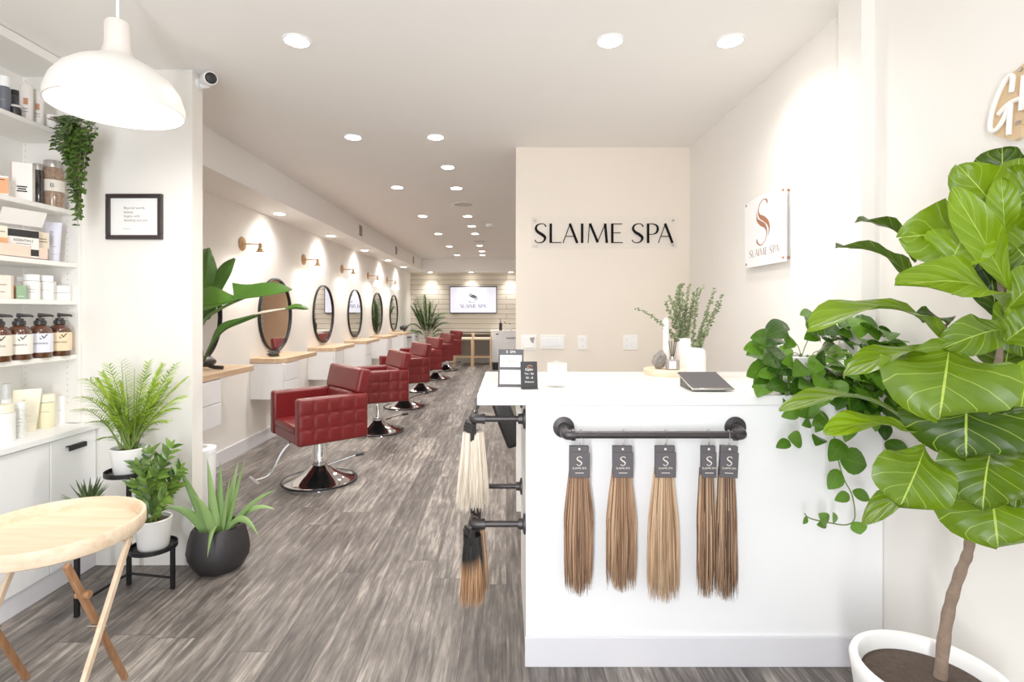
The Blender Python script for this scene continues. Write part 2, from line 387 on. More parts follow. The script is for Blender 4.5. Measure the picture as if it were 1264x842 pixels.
# ================================================================== CEILING FIXTURES
ORD = ['first', 'second', 'third', 'fourth', 'fifth', 'sixth', 'seventh', 'eighth', 'ninth']
dl_proto = None; DLP = 3.1
def downlight(x, y, z, label, group, r=.052, power=20, spot=2.2):
    global dl_proto
    if dl_proto is None:
        t = thing('ceiling_light', label, 'ceiling light', (x, y, z), 0, group)
        MB().lathe([(.050, -.002), (.054, -.006), (.066, -.006), (.070, 0)], 32).build('trim_ring', WHITE, t)
        MB().lathe([(.0, -.007), (.058, -.006)], 32).build('diffuser', LED, t)
        dl_proto = t
    else:
        t = copy_tree(dl_proto); t.location = (x, y, z); tag(t, label, 'ceiling light', group)
    if power: lamp('downlight_lamp', 'SPOT', (x, y, z-.03), power*DLP, (1, .965, .92), size=.06, spot_size=spot, spot_blend=1.0)
for i, y in enumerate((2.588, 4.02, 5.65, 7.36, 9.05, 10.8, 12.5)):
    downlight(-1.03 if i == 0 else -1.17, y, CZ, f'recessed round ceiling light, {ORD[i]} from the front in the left row above the styling chairs', 'ceiling lights of the left row')
for i, y in enumerate((2.588, 4.02, 4.857, 5.69, 7.37, 8.23, 9.05, 10.67, 11.68)):
    downlight(.51 if i == 0 else -.54, y, CZ, f'recessed round ceiling light, {ORD[i]} from the front in the middle row of the ceiling', 'ceiling lights of the middle row', power=12 if 0 < i else 20)
downlight(-.565, 12.5, CZ, 'recessed round ceiling light, farthest back of the middle row of the ceiling', 'ceiling lights of the middle row', power=10)
downlight(1.10, 2.588, CZ, 'recessed round ceiling light nearest the right wall above the reception counter', 'ceiling lights by the right wall', power=9, spot=2.6)
for i, y in enumerate((5.62, 7.27, 9.0, 10.8, 12.4)):
    downlight(-2.42, y, 2.44, f'recessed light under the left ceiling soffit, {ORD[i]} from the front above the mirrors', 'lights under the left soffit', power=9, spot=2.7)
for i, (x, w) in enumerate(((-2.03, 'left'), (-.94, 'middle'), (.12, 'right'))):
    downlight(x, 14.08, 2.44, f'recessed light under the rear soffit, {w} one above the plank wall', 'lights under the rear soffit', power=14, spot=1.9)
for x, y, z, lab in ((-.53, 6.53, CZ, 'flat round white ceiling speaker nearer the front'), (-.5, 10.0, CZ, 'flat round white ceiling speaker farther back')):
    t = thing('ceiling_speaker', lab, 'speaker', (x, y, z), 0, 'ceiling speakers')
    MB().lathe([(.13, 0), (.128, -.008), (.118, -.010)], 36).build('rim', CEIL, t); MB().lathe([(0, -.007), (.119, -.008)], 36).build('grille', mat('speaker_grille', (205, 199, 194), .8, var=.08, scale=200), t)
t = thing('smoke_detector', 'small white round smoke detector on the ceiling near the reception wall', 'smoke detector', (-.25, 8.06, CZ))
MB().lathe([(.06, 0), (.06, -.02), (.045, -.04), (0, -.042)], 24).build('housing', WHITE, t); MB().lathe([(.012, -.044), (0, -.047)], 12).build('sensor', BLACKP, t)
for i, y in enumerate((7.78, 10.3, 12.2)):
    t = thing('air_vent', f'square slatted air vent on the side of the left soffit, {ORD[i]} from the front', 'vent', (-2.16, y, 2.585), 0, 'soffit air vents')
    MB().box(0, .008, -.09, .09, -.09, .09).build('frame', WHITEM, t, bevel=.002)
    b = MB()
    for k in range(9): b.box(.004, .013, -.075, .075, -.076+k*.017, -.066+k*.017)
    b.build('slat', GREY, t)
    MB().box(.007, .0085, -.077, .077, -.078, .078).build('backing', BLACKP, t)
# pendant lamp
t = thing('pendant_lamp', 'white dome pendant lamp with pale neck hanging over the round tray table', 'pendant lamp', (-1.52, 2.06, 2.185))
MB().lathe([(.240, 0), (.238, .035), (.222, .085), (.19, .13), (.145, .165), (.095, .19), (.06, .205), (.055, .202), (.09, .183), (.14, .158), (.184, .124), (.215, .08), (.231, .034), (.233, 0), (.240, 0)], 64).build('lamp_shade', mat('white_enamel', (240, 236, 230), .35, var=.01), t)
MB().lathe([(.075, .196), (.058, .215), (.048, .25), (.046, .335), (.040, .345), (0, .347)], 32).build('neck', wood('whitewashed_wood', (222, 212, 202), (238, 231, 224), 2, .5), t)
MB().tube([(0, 0, .345), (0, 0, CZ-2.185)], .006, 8).build('cord', WHITE, t)
for ch in t.children: ch.scale = (.95, .95, 1)
MB().lathe([(.0, .06), (.035, .068), (.05, .1), (.04, .14), (.02, .165), (.02, .2)], 24).build('bulb', mat('lit_bulb', (255, 250, 240), .3, emit=(255, 240, 220), estr=8), t)
lamp('pendant_light', 'POINT', (-1.52, 2.06, 2.215), 5, (1, .95, .88), size=.06)
# security camera
t = thing('security_camera', 'white bullet security camera with black lens at top of the left wall corner', 'camera', (-1.73, 2.96, 2.665))
Mx = Matrix.Translation((.085, -.045, .02)) @ Vector((.62, -.72, -.22)).to_track_quat('Z', 'Y').to_matrix().to_4x4()
MB().lathe([(.0, -.09), (.03, -.09), (.036, -.07), (.036, .04), (.03, .045)], 24, M=Mx).build('housing', WHITE, t)
MB().lathe([(.031, .043), (.02, .036), (0, .04)], 24, M=Mx).build('lens', BLACKP, t)
MB().tube([(0, 0, .01), (.03, 0, -.005), (.07, -.02, -.01), (.09, -.04, 0)], .010, 8).build('bracket', WHITE, t)
MB().lathe([(0, 0), (.03, 0), (.03, .012), (0, .014)], 20, M=Matrix.Rotation(PI/2, 4, 'Y') @ Matrix.Translation((-.01, 0, 0))).build('base_plate', WHITE, t)
MB().tube([(-.005, -.062, .045), (-.05, -.064, .06), (-.1, -.064, .065)], .003, 6).build('cable', WHITE, t)

# ================================================================== SALON: stations
def station(k):
    y = 3.79+1.55*k; nm = ORD[k]
    t = thing('wall_counter', f'pale oak styling counter on the left wall, {nm} from the front, under the {nm} mirror', 'counter', (XL, y, .87), 0, 'oak styling counters')
    L = .92
    MB().prism([(0, 0), (.31, 0), (.355, .05), (.355, L-.03), (.33, L), (0, L)], .05).build('top', OAK, t, bevel=.004)
    MB().box(0, .02, .05, L-.05, -.06, 0).build('wall_cleat', WHITEM, t)
    c = thing('drawer_cabinet', f'white two-drawer cabinet hung under the {nm} oak styling counter from the front', 'cabinet', (XL, y+.005, .5), 0, 'hanging drawer cabinets')
    MB().box(0, .335, 0, .36, 0, .368).build('carcass', WHITE, c, bevel=.003)
    for z0, z1 in ((.005, .18), (.186, .362)): MB().box(.337, .353, .004, .356, z0, z1).build('drawer', WHITE, c, bevel=.003)
def mirror(k):
    y = 4.36+1.55*k; nm = ORD[k]
    t = thing('round_mirror', f'round black-framed wall mirror, {nm} from the front along the left wall', 'mirror', (XL+.002, y, 1.358), 0, 'round mirrors')
    M = Matrix.Rotation(PI/2, 4, 'Y')
    MB().lathe([(.388, .0), (.41, .0), (.41, .028), (.396, .028), (.394, .012), (.388, .012)], 72, M=M).build('frame', BLACK, t)
    MB().lathe([(0, .010), (.394, .010)], 72, M=M).build('glass', MIRROR, t, smooth=False)
sconce0 = None
def sconce(k):
    global sconce0
    y = 5.17+1.57*k; lab = f'brass wall sconce with white glass bell shade, {ORD[k]} from the front on the left wall'
    if sconce0 is None:
        t = thing('wall_sconce', lab, 'wall lamp', (XL, y, 2.06), 0, 'brass wall sconces'); M = Matrix.Rotation(PI/2, 4, 'Y')
        MB().lathe([(0, 0), (.058, 0), (.062, .008), (.055, .02), (.02, .026), (0, .03)], 28, M=M, sx=1.15).build('wall_plate', BRASS, t)
        MB().tube([(.02, 0, 0), (.17, 0, -.004), (.185, 0, -.01)], .0065, 8).build('arm', BRASS, t)
        MB().lathe([(0, .02), (.014, .02), (.018, 0), (.018, -.03), (.026, -.035), (.026, -.055), (.04, -.06), (.042, -.075)], 20, M=Matrix.Translation((.185, 0, -.012))).build('socket', BRASS, t)
        MB().tube([(.185, -.02, -.03), (.185, .035, -.03)], .006, 6).build('switch', BRASS, t)
        MB().lathe([(.036, -.07), (.05, -.085), (.066, -.115), (.074, -.15), (.085, -.172), (.082, -.172), (.071, -.15), (.062, -.115), (.046, -.087), (.03, -.075)], 28, M=Matrix.Translation((.185, 0, -.012))).build('lamp_shade', GLASSW, t)
        MB().lathe([(0, -.155), (.02, -.15), (.028, -.125), (.018, -.095), (.012, -.07)], 14, M=Matrix.Translation((.185, 0, -.012))).build('bulb', LED, t)
        sconce0 = t
    else:
        t = copy_tree(sconce0); t.location = (XL, y, 2.06); t['label'] = lab
    lamp('sconce_light', 'POINT', (XL+.185, y, 1.885), 9, (1, .93, .84), size=.05)
for k in range(6): station(k); mirror(k)
for k in range(5): sconce(k)
# hair tools on the counters
def cablebundle(name, label, x, y, z, s=1):
    t = thing(name, label, 'styling tool', (x, y, z))
    b = MB()
    for k in range(7):
        b.torus((.05+R.uniform(-.012, .015))*s, .0045, 26, 6, M=Matrix.Translation((R.uniform(-.015, .015), R.uniform(-.03, .03), .008+.007*k)) @ Euler((R.uniform(-.15, .15), R.uniform(-.15, .15), 0)).to_matrix().to_4x4(), sx=R.uniform(.8, 1.1), sy=R.uniform(1, 1.5))
    b.build('cord', BLACKP, t)
    MB().tube([(.03, -.06, .02), (.02, .0, .03), (.01, .1, .026)], [.014, .018, .012], 10).build('handle', BLACKP, t)
    return t
cablebundle('hair_iron', 'black hair iron with coiled cord lying on the second oak counter below its mirror', XL+.14, 5.55, .922)
t = thing('hair_dryer', 'black hair dryer lying on the nearest oak counter behind the large leaves', 'hair dryer', (XL+.16, 4.28, .92))
MB().tube([(0, -.08, .06), (0, -.02, .065), (0, .06, .065), (0, .1, .06)], [.028, .04, .042, .03], 16).build('barrel', BLACKP, t)
MB().tube([(0, .02, .04), (.05, .03, .02), (.12, .03, .017)], [.018, .017, .015], 12).build('handle', BLACKP, t)
MB().tube([(0, -.08, .06), (0, -.115, .06)], [.022, .03], 12, flat=.4).build('nozzle', BLACKP, t)
t = thing('hair_dryer', 'small black hair dryer on the last oak counter near the rear cabinet', 'hair dryer', (XL+.2, 12.3, .92))
MB().tube([(-.08, 0, .08), (.0, 0, .09), (.07, 0, .085)], [.04, .06, .045], 14).build('barrel', BLACKP, t); MB().tube([(0, 0, .05), (.03, 0, .0)], .02, 10).build('handle', BLACKP, t)

# ================================================================== styling chairs
def quilt(mb, o, ux, uy, nn, w, h, nx, ny, depth=.007, res=8):
    NX, NY = nx*res, ny*res; vs = []; fs = []
    for j in range(NY+1):
        for i in range(NX+1):
            a, b = i/res, j/res
            d = (abs(math.sin(PI*a))*abs(math.sin(PI*b)))**.26*depth if 0 < i < NX and 0 < j < NY else 0
            vs.append(o+ux*(w*i/NX)+uy*(h*j/NY)+nn*d)
    for j in range(NY):
        for i in range(NX): q = j*(NX+1)+i; fs.append((q, q+1, q+NX+2, q+NX+1))
    mb.add(vs, fs)
def make_chair():
    t = thing('styling_chair', 'x', 'chair', group='red styling chairs')
    for s in (1, -1):
        b = MB().box(-.29, .27, .24*s if s > 0 else -.33, .33 if s > 0 else -.24, .385, .74)
        o = b.build('armrest', REDL, t, bevel=.022, bseg=3)
        q = MB()
        if s > 0: quilt(q, Vector((.26, .329, .395)), Vector((-1, 0, 0)), ZZ, YY, .54, .335, 5, 3)
        else: quilt(q, Vector((-.28, -.329, .395)), XX, ZZ, -YY, .54, .335, 5, 3)
        q.build('quilted_panel', REDL, o)
    b = MB().box(-.28, .2, -.238, .238, .385, .475); b.build('seat_frame', REDL, t, bevel=.015)
    MB().box(-.285, .17, -.237, .237, .455, .525).build('seat', REDL, t, bevel=.028, bseg=4)
    # slanted backrest
    M = Matrix.Translation((.15, 0, .50)) @ Matrix.Rotation(math.radians(13), 4, 'Y')
    MB().box(-.035, .065, -.315, .315, .24, .445, M=M).box(-.035, .05, -.235, .235, -.06, .25, M=M).build('backrest', REDL, t, bevel=.026, bseg=4)
    q = MB(); quilt(q, M @ Vector((.066, -.29, .25)), YY, M.to_3x3() @ ZZ, M.to_3x3() @ XX, .58, .185, 5, 2)
    q.build('quilted_back', REDL, t)
    MB().box(.2, .262, -.239, .239, .39, .70).build('rear_panel', REDL, t, bevel=.01)
    MB().box(-.16, .16, -.13, .13, .355, .388).build('mounting_plate', BLACK, t, bevel=.004)
    MB().lathe([(.055, .06), (.055, .16), (.064, .165), (.064, .20), (.060, .205), (.060, .36)], 32).build('column', CHROME, t)
    MB().lathe([(.300, .0), (.302, .008), (.292, .02), (.276, .022), (.26, .024), (.2, .045), (.13, .08), (.085, .115), (.066, .135), (.06, .14)], 56).build('base_plate', CHROME, t)
    MB().torus(.291, .012, 56, 8, M=Matrix.Translation((0, 0, .014))).build('base_ring', BLACK, t)
    p = MB().tube([(.05, -.03, .13), (.16, -.09, .17), (.26, -.14, .2)], [.009, .008, .008], 8).build('pump_lever', CHROME, t)
    MB().tube([(.25, -.135, .197), (.31, -.165, .208)], [.013, .012], 10).build('pedal', BLACKP, p)
    f = MB().tube(spline([(-.22, 0, .37), (-.30, 0, .29), (-.37, 0, .17), (-.41, 0, .125), (-.50, 0, .11)], 4), .010, 8).build('footrest', CHROME, t)
    MB().tube([(-.50, -.12, .11), (-.50, .12, .11)], .011, 8).build('foot_bar', CHROME, f)
    return t
chair = make_chair()
CH_POS = [(-1.535, 4.33, 41), (-1.49, 6.10, 29), (-1.48, 7.66, 29), (-1.50, 9.25, 28), (-1.46, 10.85, 27), (-1.42, 12.4, 26)]
for i, (x, y, a) in enumerate(CH_POS):
    o = chair if i == 0 else copy_tree(chair)
    o.location = (x, y, 0); o.rotation_euler = (0, 0, math.radians(a))
    o['label'] = 'red quilted leather styling chair on round chrome base, '+('nearest the camera' if i == 0 else f'{ORD[i]} in the row from the front')

# ================================================================== back of the salon
t = thing('television', 'wall-mounted flat television showing the salon logo on the plank wall', 'television', (PX(584, 14.2), YB-.006, PZ(370, 14.2)))
w, h = 1.28, .735
MB().box(-w/2, w/2, -.06, -.01, -h/2, h/2).build('bezel', BLACKP, t, bevel=.006)
MB().box(-w/2+.022, w/2-.022, -.0625, -.058, -h/2+.022, h/2-.03).build('screen', mat('lit_screen', (225, 226, 240), .3, emit=(224, 226, 245), estr=.4, var=.02), t)
b = MB(); o_, ux, uy = frame((0, -.0635, 0), XX, ZZ); monogram(b, o_+ZZ*.085, ux*1.15, uy, .33); brandname(b, o_-ZZ*.22, ux, uy, .10, sx=.98); b.build('logo', INK, t, smooth=False)
MB().box(-.2, .2, -.02, 0, -.15, .15).build('bracket', BLACK, t)
t = thing('rear_cabinet', 'white base cabinet with dark recess along the plank wall at the back', 'cabinet', (0, YB-.006, 0))
yf = -.62
MB().box(-1.41, -.42, -.04, 0, 0, .86).build('recess_panel', GREY, t)
MB().box(-1.46, -.38, yf+.1, 0, .845, .87).build('recess_top', GREY, t, bevel=.003)
MB().box(-.40, .30, yf, 0, 0, .86).build('carcass', WHITE, t, bevel=.003)
MB().box(-.42, .32, yf-.02, 0, .86, .89).build('worktop', WHITEM, t, bevel=.003)
d = MB().box(-.385, -.10, yf-.018, yf, .06, .855).build('door', WHITE, t, bevel=.003); MB().box(-.27, -.2, yf-.028, yf-.018, .79, .815).build('handle', BLACK, d, bevel=.004)
for z0, z1 in ((.56, .855), (.06, .555)):
    d = MB().box(-.09, .29, yf-.018, yf, z0, z1).build('drawer', WHITE, t, bevel=.003); MB().box(-.0, .26, yf-.034, yf-.018, z1-.16, z1-.145).build('handle', BLACK, d, bevel=.003)
t = thing('side_cabinet', 'low white cabinet in the rear left corner beyond the last oak counter', 'cabinet', (XL, 12.6, 0))
MB().box(.02, .36, 0, .95, 0, .86).build('carcass', WHITE, t, bevel=.003); MB().box(.015, .37, -.01, .96, .86, .89).build('worktop', GREY, t, bevel=.003)
d = MB().box(.361, .377, .02, .93, .06, .85).build('door', WHITE, t, bevel=.003); MB().box(.377, .39, .3, .42, .76, .78).build('handle', BLACK, d)
d = MB().box(.04, .35, -.018, 0, .06, .85).build('end_panel', WHITE, t, bevel=.003); MB().box(.2, .34, -.03, -.018, .77, .79).build('handle', BLACK, d)
def stool(x, lab):
    t = thing('counter_stool', lab, 'stool', (x, 13.50, 0), 0, 'wooden counter stools')
    w = .222
    for sx in (-1, 1):
        for sy in (-1, 1):
            MB().box(sx*w-.018, sx*w+.018, sy*.19-.018, sy*.19+.018, 0, .83 if sy > 0 else .70).build('leg', LWOOD, t, bevel=.004)
    MB().box(-w, w, -.21, .21, .665, .72).build('seat', CREAM, t, bevel=.015)
    MB().box(-w, w, .18, .2, .80, .83).build('backrest', GREY, t, bevel=.005)
    for sy in (-.19, .19): MB().box(-w, w, sy-.01, sy+.01, .22, .245).build('stretcher', LWOOD, t)
    return t
stool(-1.10, 'left one of two wooden counter stools with cream seats at the rear recess')
stool(-.62, 'right one of two wooden counter stools with cream seats at the rear recess')
for x, hh, m_, lab in ((-.15, .30, BLACKP, 'tall black pump bottle on the white rear cabinet'), (-.03, .22, BLACKP, 'clear bottle with black pump standing beside the tall black one on the rear cabinet'), (.10, .18, CERAM, 'small white pump bottle at the right end of the rear cabinet')):
    t = thing('pump_bottle', lab, 'bottle', (x, 13.85, .89))
    MB().lathe([(0, 0), (.04, 0), (.042, .01), (.042, hh*.6), (.015, hh*.7), (.013, hh*.8)], 16).build('body', m_ if m_ is BLACKP and hh > .25 else mat('clear_plastic', (226, 220, 210), .2), t)
    MB().tube([(0, 0, hh*.78), (0, 0, hh), (-.04, 0, hh)], .009, 6).build('pump', BLACKP, t)
t = thing('waste_bin', 'small black bin on the floor at the end of the rear cabinets', 'bin', (-.245, 12.6, 0))
MB().lathe([(0, 0), (.09, 0), (.1, .16), (.093, .16), (.085, .01)], 20).build('body', BLACKP, t); MB().lathe([(.102, .160), (.102, .172), (0, .18)], 20).build('lid', BLACKP, t)

# ------------------------------------------------------------------ foliage helpers
G_PALM = leafmat('palm_green', (104, 148, 18), (196, 222, 84), (196, 220, 110), veinamt=0, trans=.4)
G_FAR = leafmat('kentia_green', (44, 84, 34), (112, 150, 70), (110, 140, 70), veinamt=0, trans=.25)
G_ZZ = leafmat('zz_green', (40, 74, 22), (122, 158, 62), (120, 150, 70), veinamt=.0, trans=.15, rough=.28)
G_DARK = leafmat('dark_succulent_green', (44, 64, 34), (98, 120, 70), (110, 130, 90), veinamt=0, trans=.1)
G_ALOE = leafmat('aloe_green', (92, 130, 66), (150, 182, 110), (150, 180, 110), veinamt=0, trans=.1)
G_FIG = leafmat('fiddle_green', (22, 54, 6), (132, 168, 10), (172, 196, 80), k=5.5, slope=1.9, vw=.022, trans=.14, rough=.36, midw=.02, lo=.22, hi=1.0)
G_FIG.node_tree.nodes['Principled BSDF'].inputs['Specular IOR Level'].default_value = .35
G_POTHOS = leafmat('pothos_green', (24, 60, 12), (100, 150, 36), (140, 170, 70), k=6, veinamt=.22, trans=.15, rough=.25)
G_VINE = leafmat('vine_green', (28, 56, 14), (84, 116, 40), (100, 130, 60), veinamt=0, trans=.2)
G_EUC = leafmat('eucalyptus_green', (66, 82, 52), (146, 158, 112), (150, 160, 130), veinamt=0, trans=.2, rough=.6)
G_BIRD = leafmat('strelitzia_green', (24, 60, 14), (84, 134, 40), (120, 160, 70), k=26, slope=3.0, vw=.10, veinamt=.22, trans=.2, rough=.35)
def frond(fol, stm, p0, p1, rise, n, ll, lw, droop=.25, rnd=None, start=.25, spread=.9, mat_i=0):
    p0, p1 = Vector(p0), Vector(p1); d = p1-p0
    mid = (p0+p1)/2+ZZ*rise; pts = [Vector(q) for q in bez(p0, mid, p1, 14)]
    stm.tube(pts, [.0035*(1-.7*i/14) for i in range(15)], 5)
    for k in range(n):
        u = start+(1-start)*k/(n-1); i = min(13, int(u*14)); f = u*14-i; c = pts[i].lerp(pts[i+1], f); t = (pts[i+1]-pts[i]).normalized()
        sd = t.cross(ZZ); sd = sd.normalized() if sd.length > .05 else XX
        L = ll*(.45+.55*math.sin(PI*min(1, .12+.88*(u-start)/(1-start)*.92)))*R.uniform(.85, 1.1)
        for s in (-1, 1):
            dr = (sd*s*spread+t*.75-ZZ*droop*R.uniform(.4, 1.2)).normalized()
            fol.leaf(c, c+dr*L, lw*R.uniform(.8, 1.1), ZZ+t*.2+sd*s*-.3, bend=.06, fold=.2, shape='lance', n=4, na=2, rnd=(R.random() if rnd is None else rnd)*1.0)
def pot_simple(t, r0, r1, h, m=CERAM, soil=True, n=40):
    MB().lathe([(0, 0), (r0*.96, 0), (r0, .006), (r1, h-.004), (r1-.003, h), (r1-.010, h-.001), (r1-.012, h-.02), (r0*.9, .012), (0, .012)], n).build('pot', m, t)
    if soil: MB().lathe([(0, h-.016), (r1*.5, h-.012), (r1-.012, h-.02)], n).build('soil', SOIL, t)

# far palm
t = thing('potted_palm', 'tall potted palm with arching fronds by the plank wall at the back', 'potted plant', (-1.98, 13.2, 0))
pot_simple(t, .14, .18, .34, GREY)
fol, stm = MB(), MB()
for px, py, rise in ((514, 371, .08), (521, 365, .05), (526, 370, .06), (531, 376, .1), (509, 380, .15), (515, 385, .1), (535, 388, .15), (545, 392, .3), (533, 400, .2), (517, 367, .15), (524, 366, .1), (512, 376, .15), (532, 372, .15), (548, 386, .35), (503, 403, .42), (550, 398, .28), (543, 408, .18), (510, 408, .2), (528, 380, .1), (520, 385, .1), (538, 378, .2), (545, 412, .1)):
    tip = P(px, py, 13.2+R.uniform(-.3, .2))-Vector((-1.98, 13.2, 0)); tip.x = max(tip.x, -.58)
    frond(fol, stm, (R.uniform(-.03, .03), R.uniform(-.03, .03), .62), tip, rise, 24, .26, .022, droop=.35, start=.3)
stm.tube([(0, 0, .3), (.01, 0, .65)], [.035, .025], 8)
fol.build('foliage', G_FAR, t, attr=True); stm.build('stem', STEMB, t)

# bird of paradise behind the left wall corner
bx, by = -2.13, 3.42
t = thing('bird_of_paradise_plant', 'large paddle-leaved plant reaching out from behind the left wall corner', 'potted plant', (bx, by, 0))
pot_simple(t, .13, .16, .32, WHITE)
fol, stm, dry = MB(), MB(), MB()
O = Vector((bx, by, 0))
def strip(mb, pts, wu, wd, Yd, rnd, tilt=0, m=0, n=5):
    q = spline([(235+(x-235)*.834, 300+(y-300)*.834, a*.834, b*.834, dy) for (x, y, dy), a, b in zip(pts, wu, wd)], n); L = len(q); vs = []; a_ = []; fs = []
    for i, (x, y, a, b, dy) in enumerate(q):
        x0, y0 = q[max(0, i-1)][:2]; x1, y1 = q[min(L-1, i+1)][:2]; d = math.hypot(x1-x0, y1-y0) or 1; nx, ny = (y1-y0)/d, -(x1-x0)/d
        for j, v in enumerate((1, .6, .25, 0, -.25, -.6, -1)):
            s = (a if v > 0 else b)*v
            vs.append(P(x+nx*s, y+ny*s, Yd+dy+tilt*v*abs(v)+.03*abs(v))-O); a_.append((i/(L-1), v, rnd))
    for i in range(L-1):
        for j in range(6): k = i*7+j; fs.append((k, k+1, k+8, k+7))
    mb.add(vs, fs, m, None, a_)
strip(fol, [(246, 392, 0), (258, 390, -.01), (275, 389, -.02), (295, 386, -.04), (313, 383, -.05)], [8, 23, 24, 11, 1], [10, 9, 5, 2, 0], 3.36, .8, .06)
strip(fol, [(300, 384, -.05), (322, 381, -.06), (350, 377, -.06), (372, 373, -.04), (386, 369, -.02)], [26, 20, 19, 13, 1], [0, 1, 1, 1, .5], 3.35, .62, .06)
strip(fol, [(246, 434, .02), (258, 412, .0), (273, 401, -.02), (292, 391, -.04), (316, 382, -.06)], [2.5, 2.5, 2.5, 2, 1], [2, 2.5, 2.5, 2, 1], 3.33, .95)
strip(fol, [(247, 420, .1), (252, 385, .1), (259, 345, .1), (262, 307, .12)], [3, 14, 17, 2], [1, 13, 17, 2], 3.5, .55)
strip(fol, [(262, 405, .1), (276, 368, .1), (288, 340, .1), (301, 323, .12)], [1, 12, 11, 2], [1, 6, 9, 2], 3.5, .45)
strip(fol, [(244, 330, .1), (252, 322, .1), (258, 308, .12)], [9, 12, 1], [9, 10, 1], 3.55, .7)
strip(fol, [(246, 420, .05), (254, 405, .05), (268, 395, .05), (272, 385, .05)], [1, 12, 10, 1], [1, 12, 6, 1], 3.45, .2)
strip(fol, [(248, 488, 0), (266, 451, -.02), (284, 428, -.04), (312, 413, -.05), (335, 406, -.06)], [2, 3, 9, 3, 2], [2, 3, 3, 5, 3], 3.3, .3)
strip(dry, [(330, 406, 0), (345, 403, 0), (362, 400, 0), (380, 397, 0)], [2, 3, 2.5, 1], [1, 1, 1, .5], 3.24, .6)
strip(fol, [(374, 398, 0), (390, 395, 0), (402, 396, 0), (410, 398, 0)], [1, 5, 4, .5], [1, 3, 3, .5], 3.24, .6)
for tgt, yy in (((250, 428), 3.35), ((248, 418), 3.6), ((248, 488), 3.3), ((245, 335), 3.65), ((246, 420), 3.5)):
    e = P(235+(tgt[0]-235)*.834, 300+(tgt[1]-300)*.834, yy)-O; stm.tube([Vector(q) for q in bez((R.uniform(-.03, .03), R.uniform(-.03, .03), .3), (e.x*.15, e.y*.2, e.z*.7), tuple(e), 10)], [.014-.0008*i for i in range(11)], 7)
fol.build('foliage', G_BIRD, t, attr=True); stm.build('stem', STEMG, t); dry.build('dry_edge', mat('dry_leaf', (222, 206, 186), .6), t)
t = thing('trash_can', 'slim white round bin standing just behind the left wall corner', 'bin', (-1.86, 3.16, 0))
MB().lathe([(0, 0), (.09, 0), (.095, .01), (.105, .56), (.098, .56), (.09, .02)], 28).build('body', WHITE, t); MB().lathe([(.107, .55), (.107, .575), (.06, .582), (.055, .565)], 28).build('rim', WHITE, t)

# ================================================================== RECEPTION COUNTER
t = thing('reception_counter', 'white reception counter with quartz top in front of the reception wall', 'counter', (0, 0, 0))
FX0 = .077; FY = 2.08
MB().box(FX0, 1.488, FY, 2.125, 0, 1.03).build('front_panel', WHITE, t, bevel=.002)
MB().box(FX0, FX0+.03, 2.125, 2.76, 0, 1.03).build('side_panel', WHITEM, t, bevel=.002)
MB().box(FX0+.06, FX0+.08, 2.78, 2.86, .31, 1.03).box(.055, .36, 2.86, 2.9, .31, 1.03).build('rear_panel', WHITEM, t, bevel=.002)
MB().box(.9, 1.43, 2.3, 2.85, 0, 1.03).build('cabinet_body', WHITEM, t, bevel=.002)
MB().box(FX0-.004, 1.488, FY-.012, FY, 0, .118).build('base_skirting', BASEB, t, bevel=.003)
MB().prism([(-.115, 2.062), (1.488, 2.062), (1.488, 2.12), (1.435, 2.12), (1.435, 2.47), (-.115, 2.47)], .04, M=Matrix.Translation((0, 0, 1.03))).build('countertop', QUARTZ, t, bevel=.004)
MB().box(-.115, 1.43, 2.473, 2.9, 1.03, 1.066).build('rear_countertop', QUARTZ_REFL, t, bevel=.003)
# front pipe rail
def flange(b, p, d, r=.042):
    q = Vector(d).to_track_quat('Z', 'Y').to_matrix().to_4x4(); b.lathe([(0, 0), (r, 0), (r, .008), (r*.55, .012), (r*.5, .03), (.0, .03)], 28, M=Matrix.Translation(p) @ q)
t = thing('pipe_rail', 'dark iron pipe rail on the front of the white counter', 'rail', (0, 0, 0))
zr, yr = .928, 2.008; xa, xb = PX(697, 2.04), PX(914, 2.03)
MB().tube([(xa+.02, yr, zr), (xb-.02, yr, zr)], .0145, 14).build('pipe', IRON, t)
for x in (xa, xb):
    b = MB(); flange(b, (x, FY, zr+.014), (0, -1, -.1)); b.build('flange', IRON, t)
    s = 1 if x == xa else -1
    MB().tube(spline([(x, FY-.02, zr+.012), (x, yr+.02, zr+.004), (x+.006*s, yr+.004, zr), (x+.03*s, yr, zr)], 5), .020, 14).tube([(x+.022*s, yr, zr), (x+.036*s, yr, zr)], .023, 14).build('elbow', IRON, t)
# side U rails
def side_rail(z, lab):
    t = thing('pipe_rail', lab, 'rail', (0, 0, 0)); ya, yb = 2.115, 2.57; x0 = -.135
    for y in (ya, yb):
        MB().tube([(x0+.02, y, z), (FX0-.005, y, z)], .0125, 12).build('arm', IRON, t)
        b = MB(); flange(b, (FX0, y, z), (-1, 0, 0), .040); b.build('flange', IRON, t)
        s = 1 if y == ya else -1
        MB().tube(spline([(x0+.045, y, z), (x0+.02, y, z), (x0+.004, y+.006*s, z), (x0, y+.025*s, z), (x0, y+.05*s, z)], 5), .0185, 12).tube([(x0+.036, y, z), (x0+.05, y, z)], .021, 12).build('elbow', IRON, t)
    MB().tube([(x0, ya+.03, z), (x0, yb-.03, z)], .0125, 12).build('pipe', IRON, t)
side_rail(.967, 'upper dark iron pipe rail on the left end of the counter')
side_rail(.545, 'lower dark iron pipe rail on the left end of the counter')

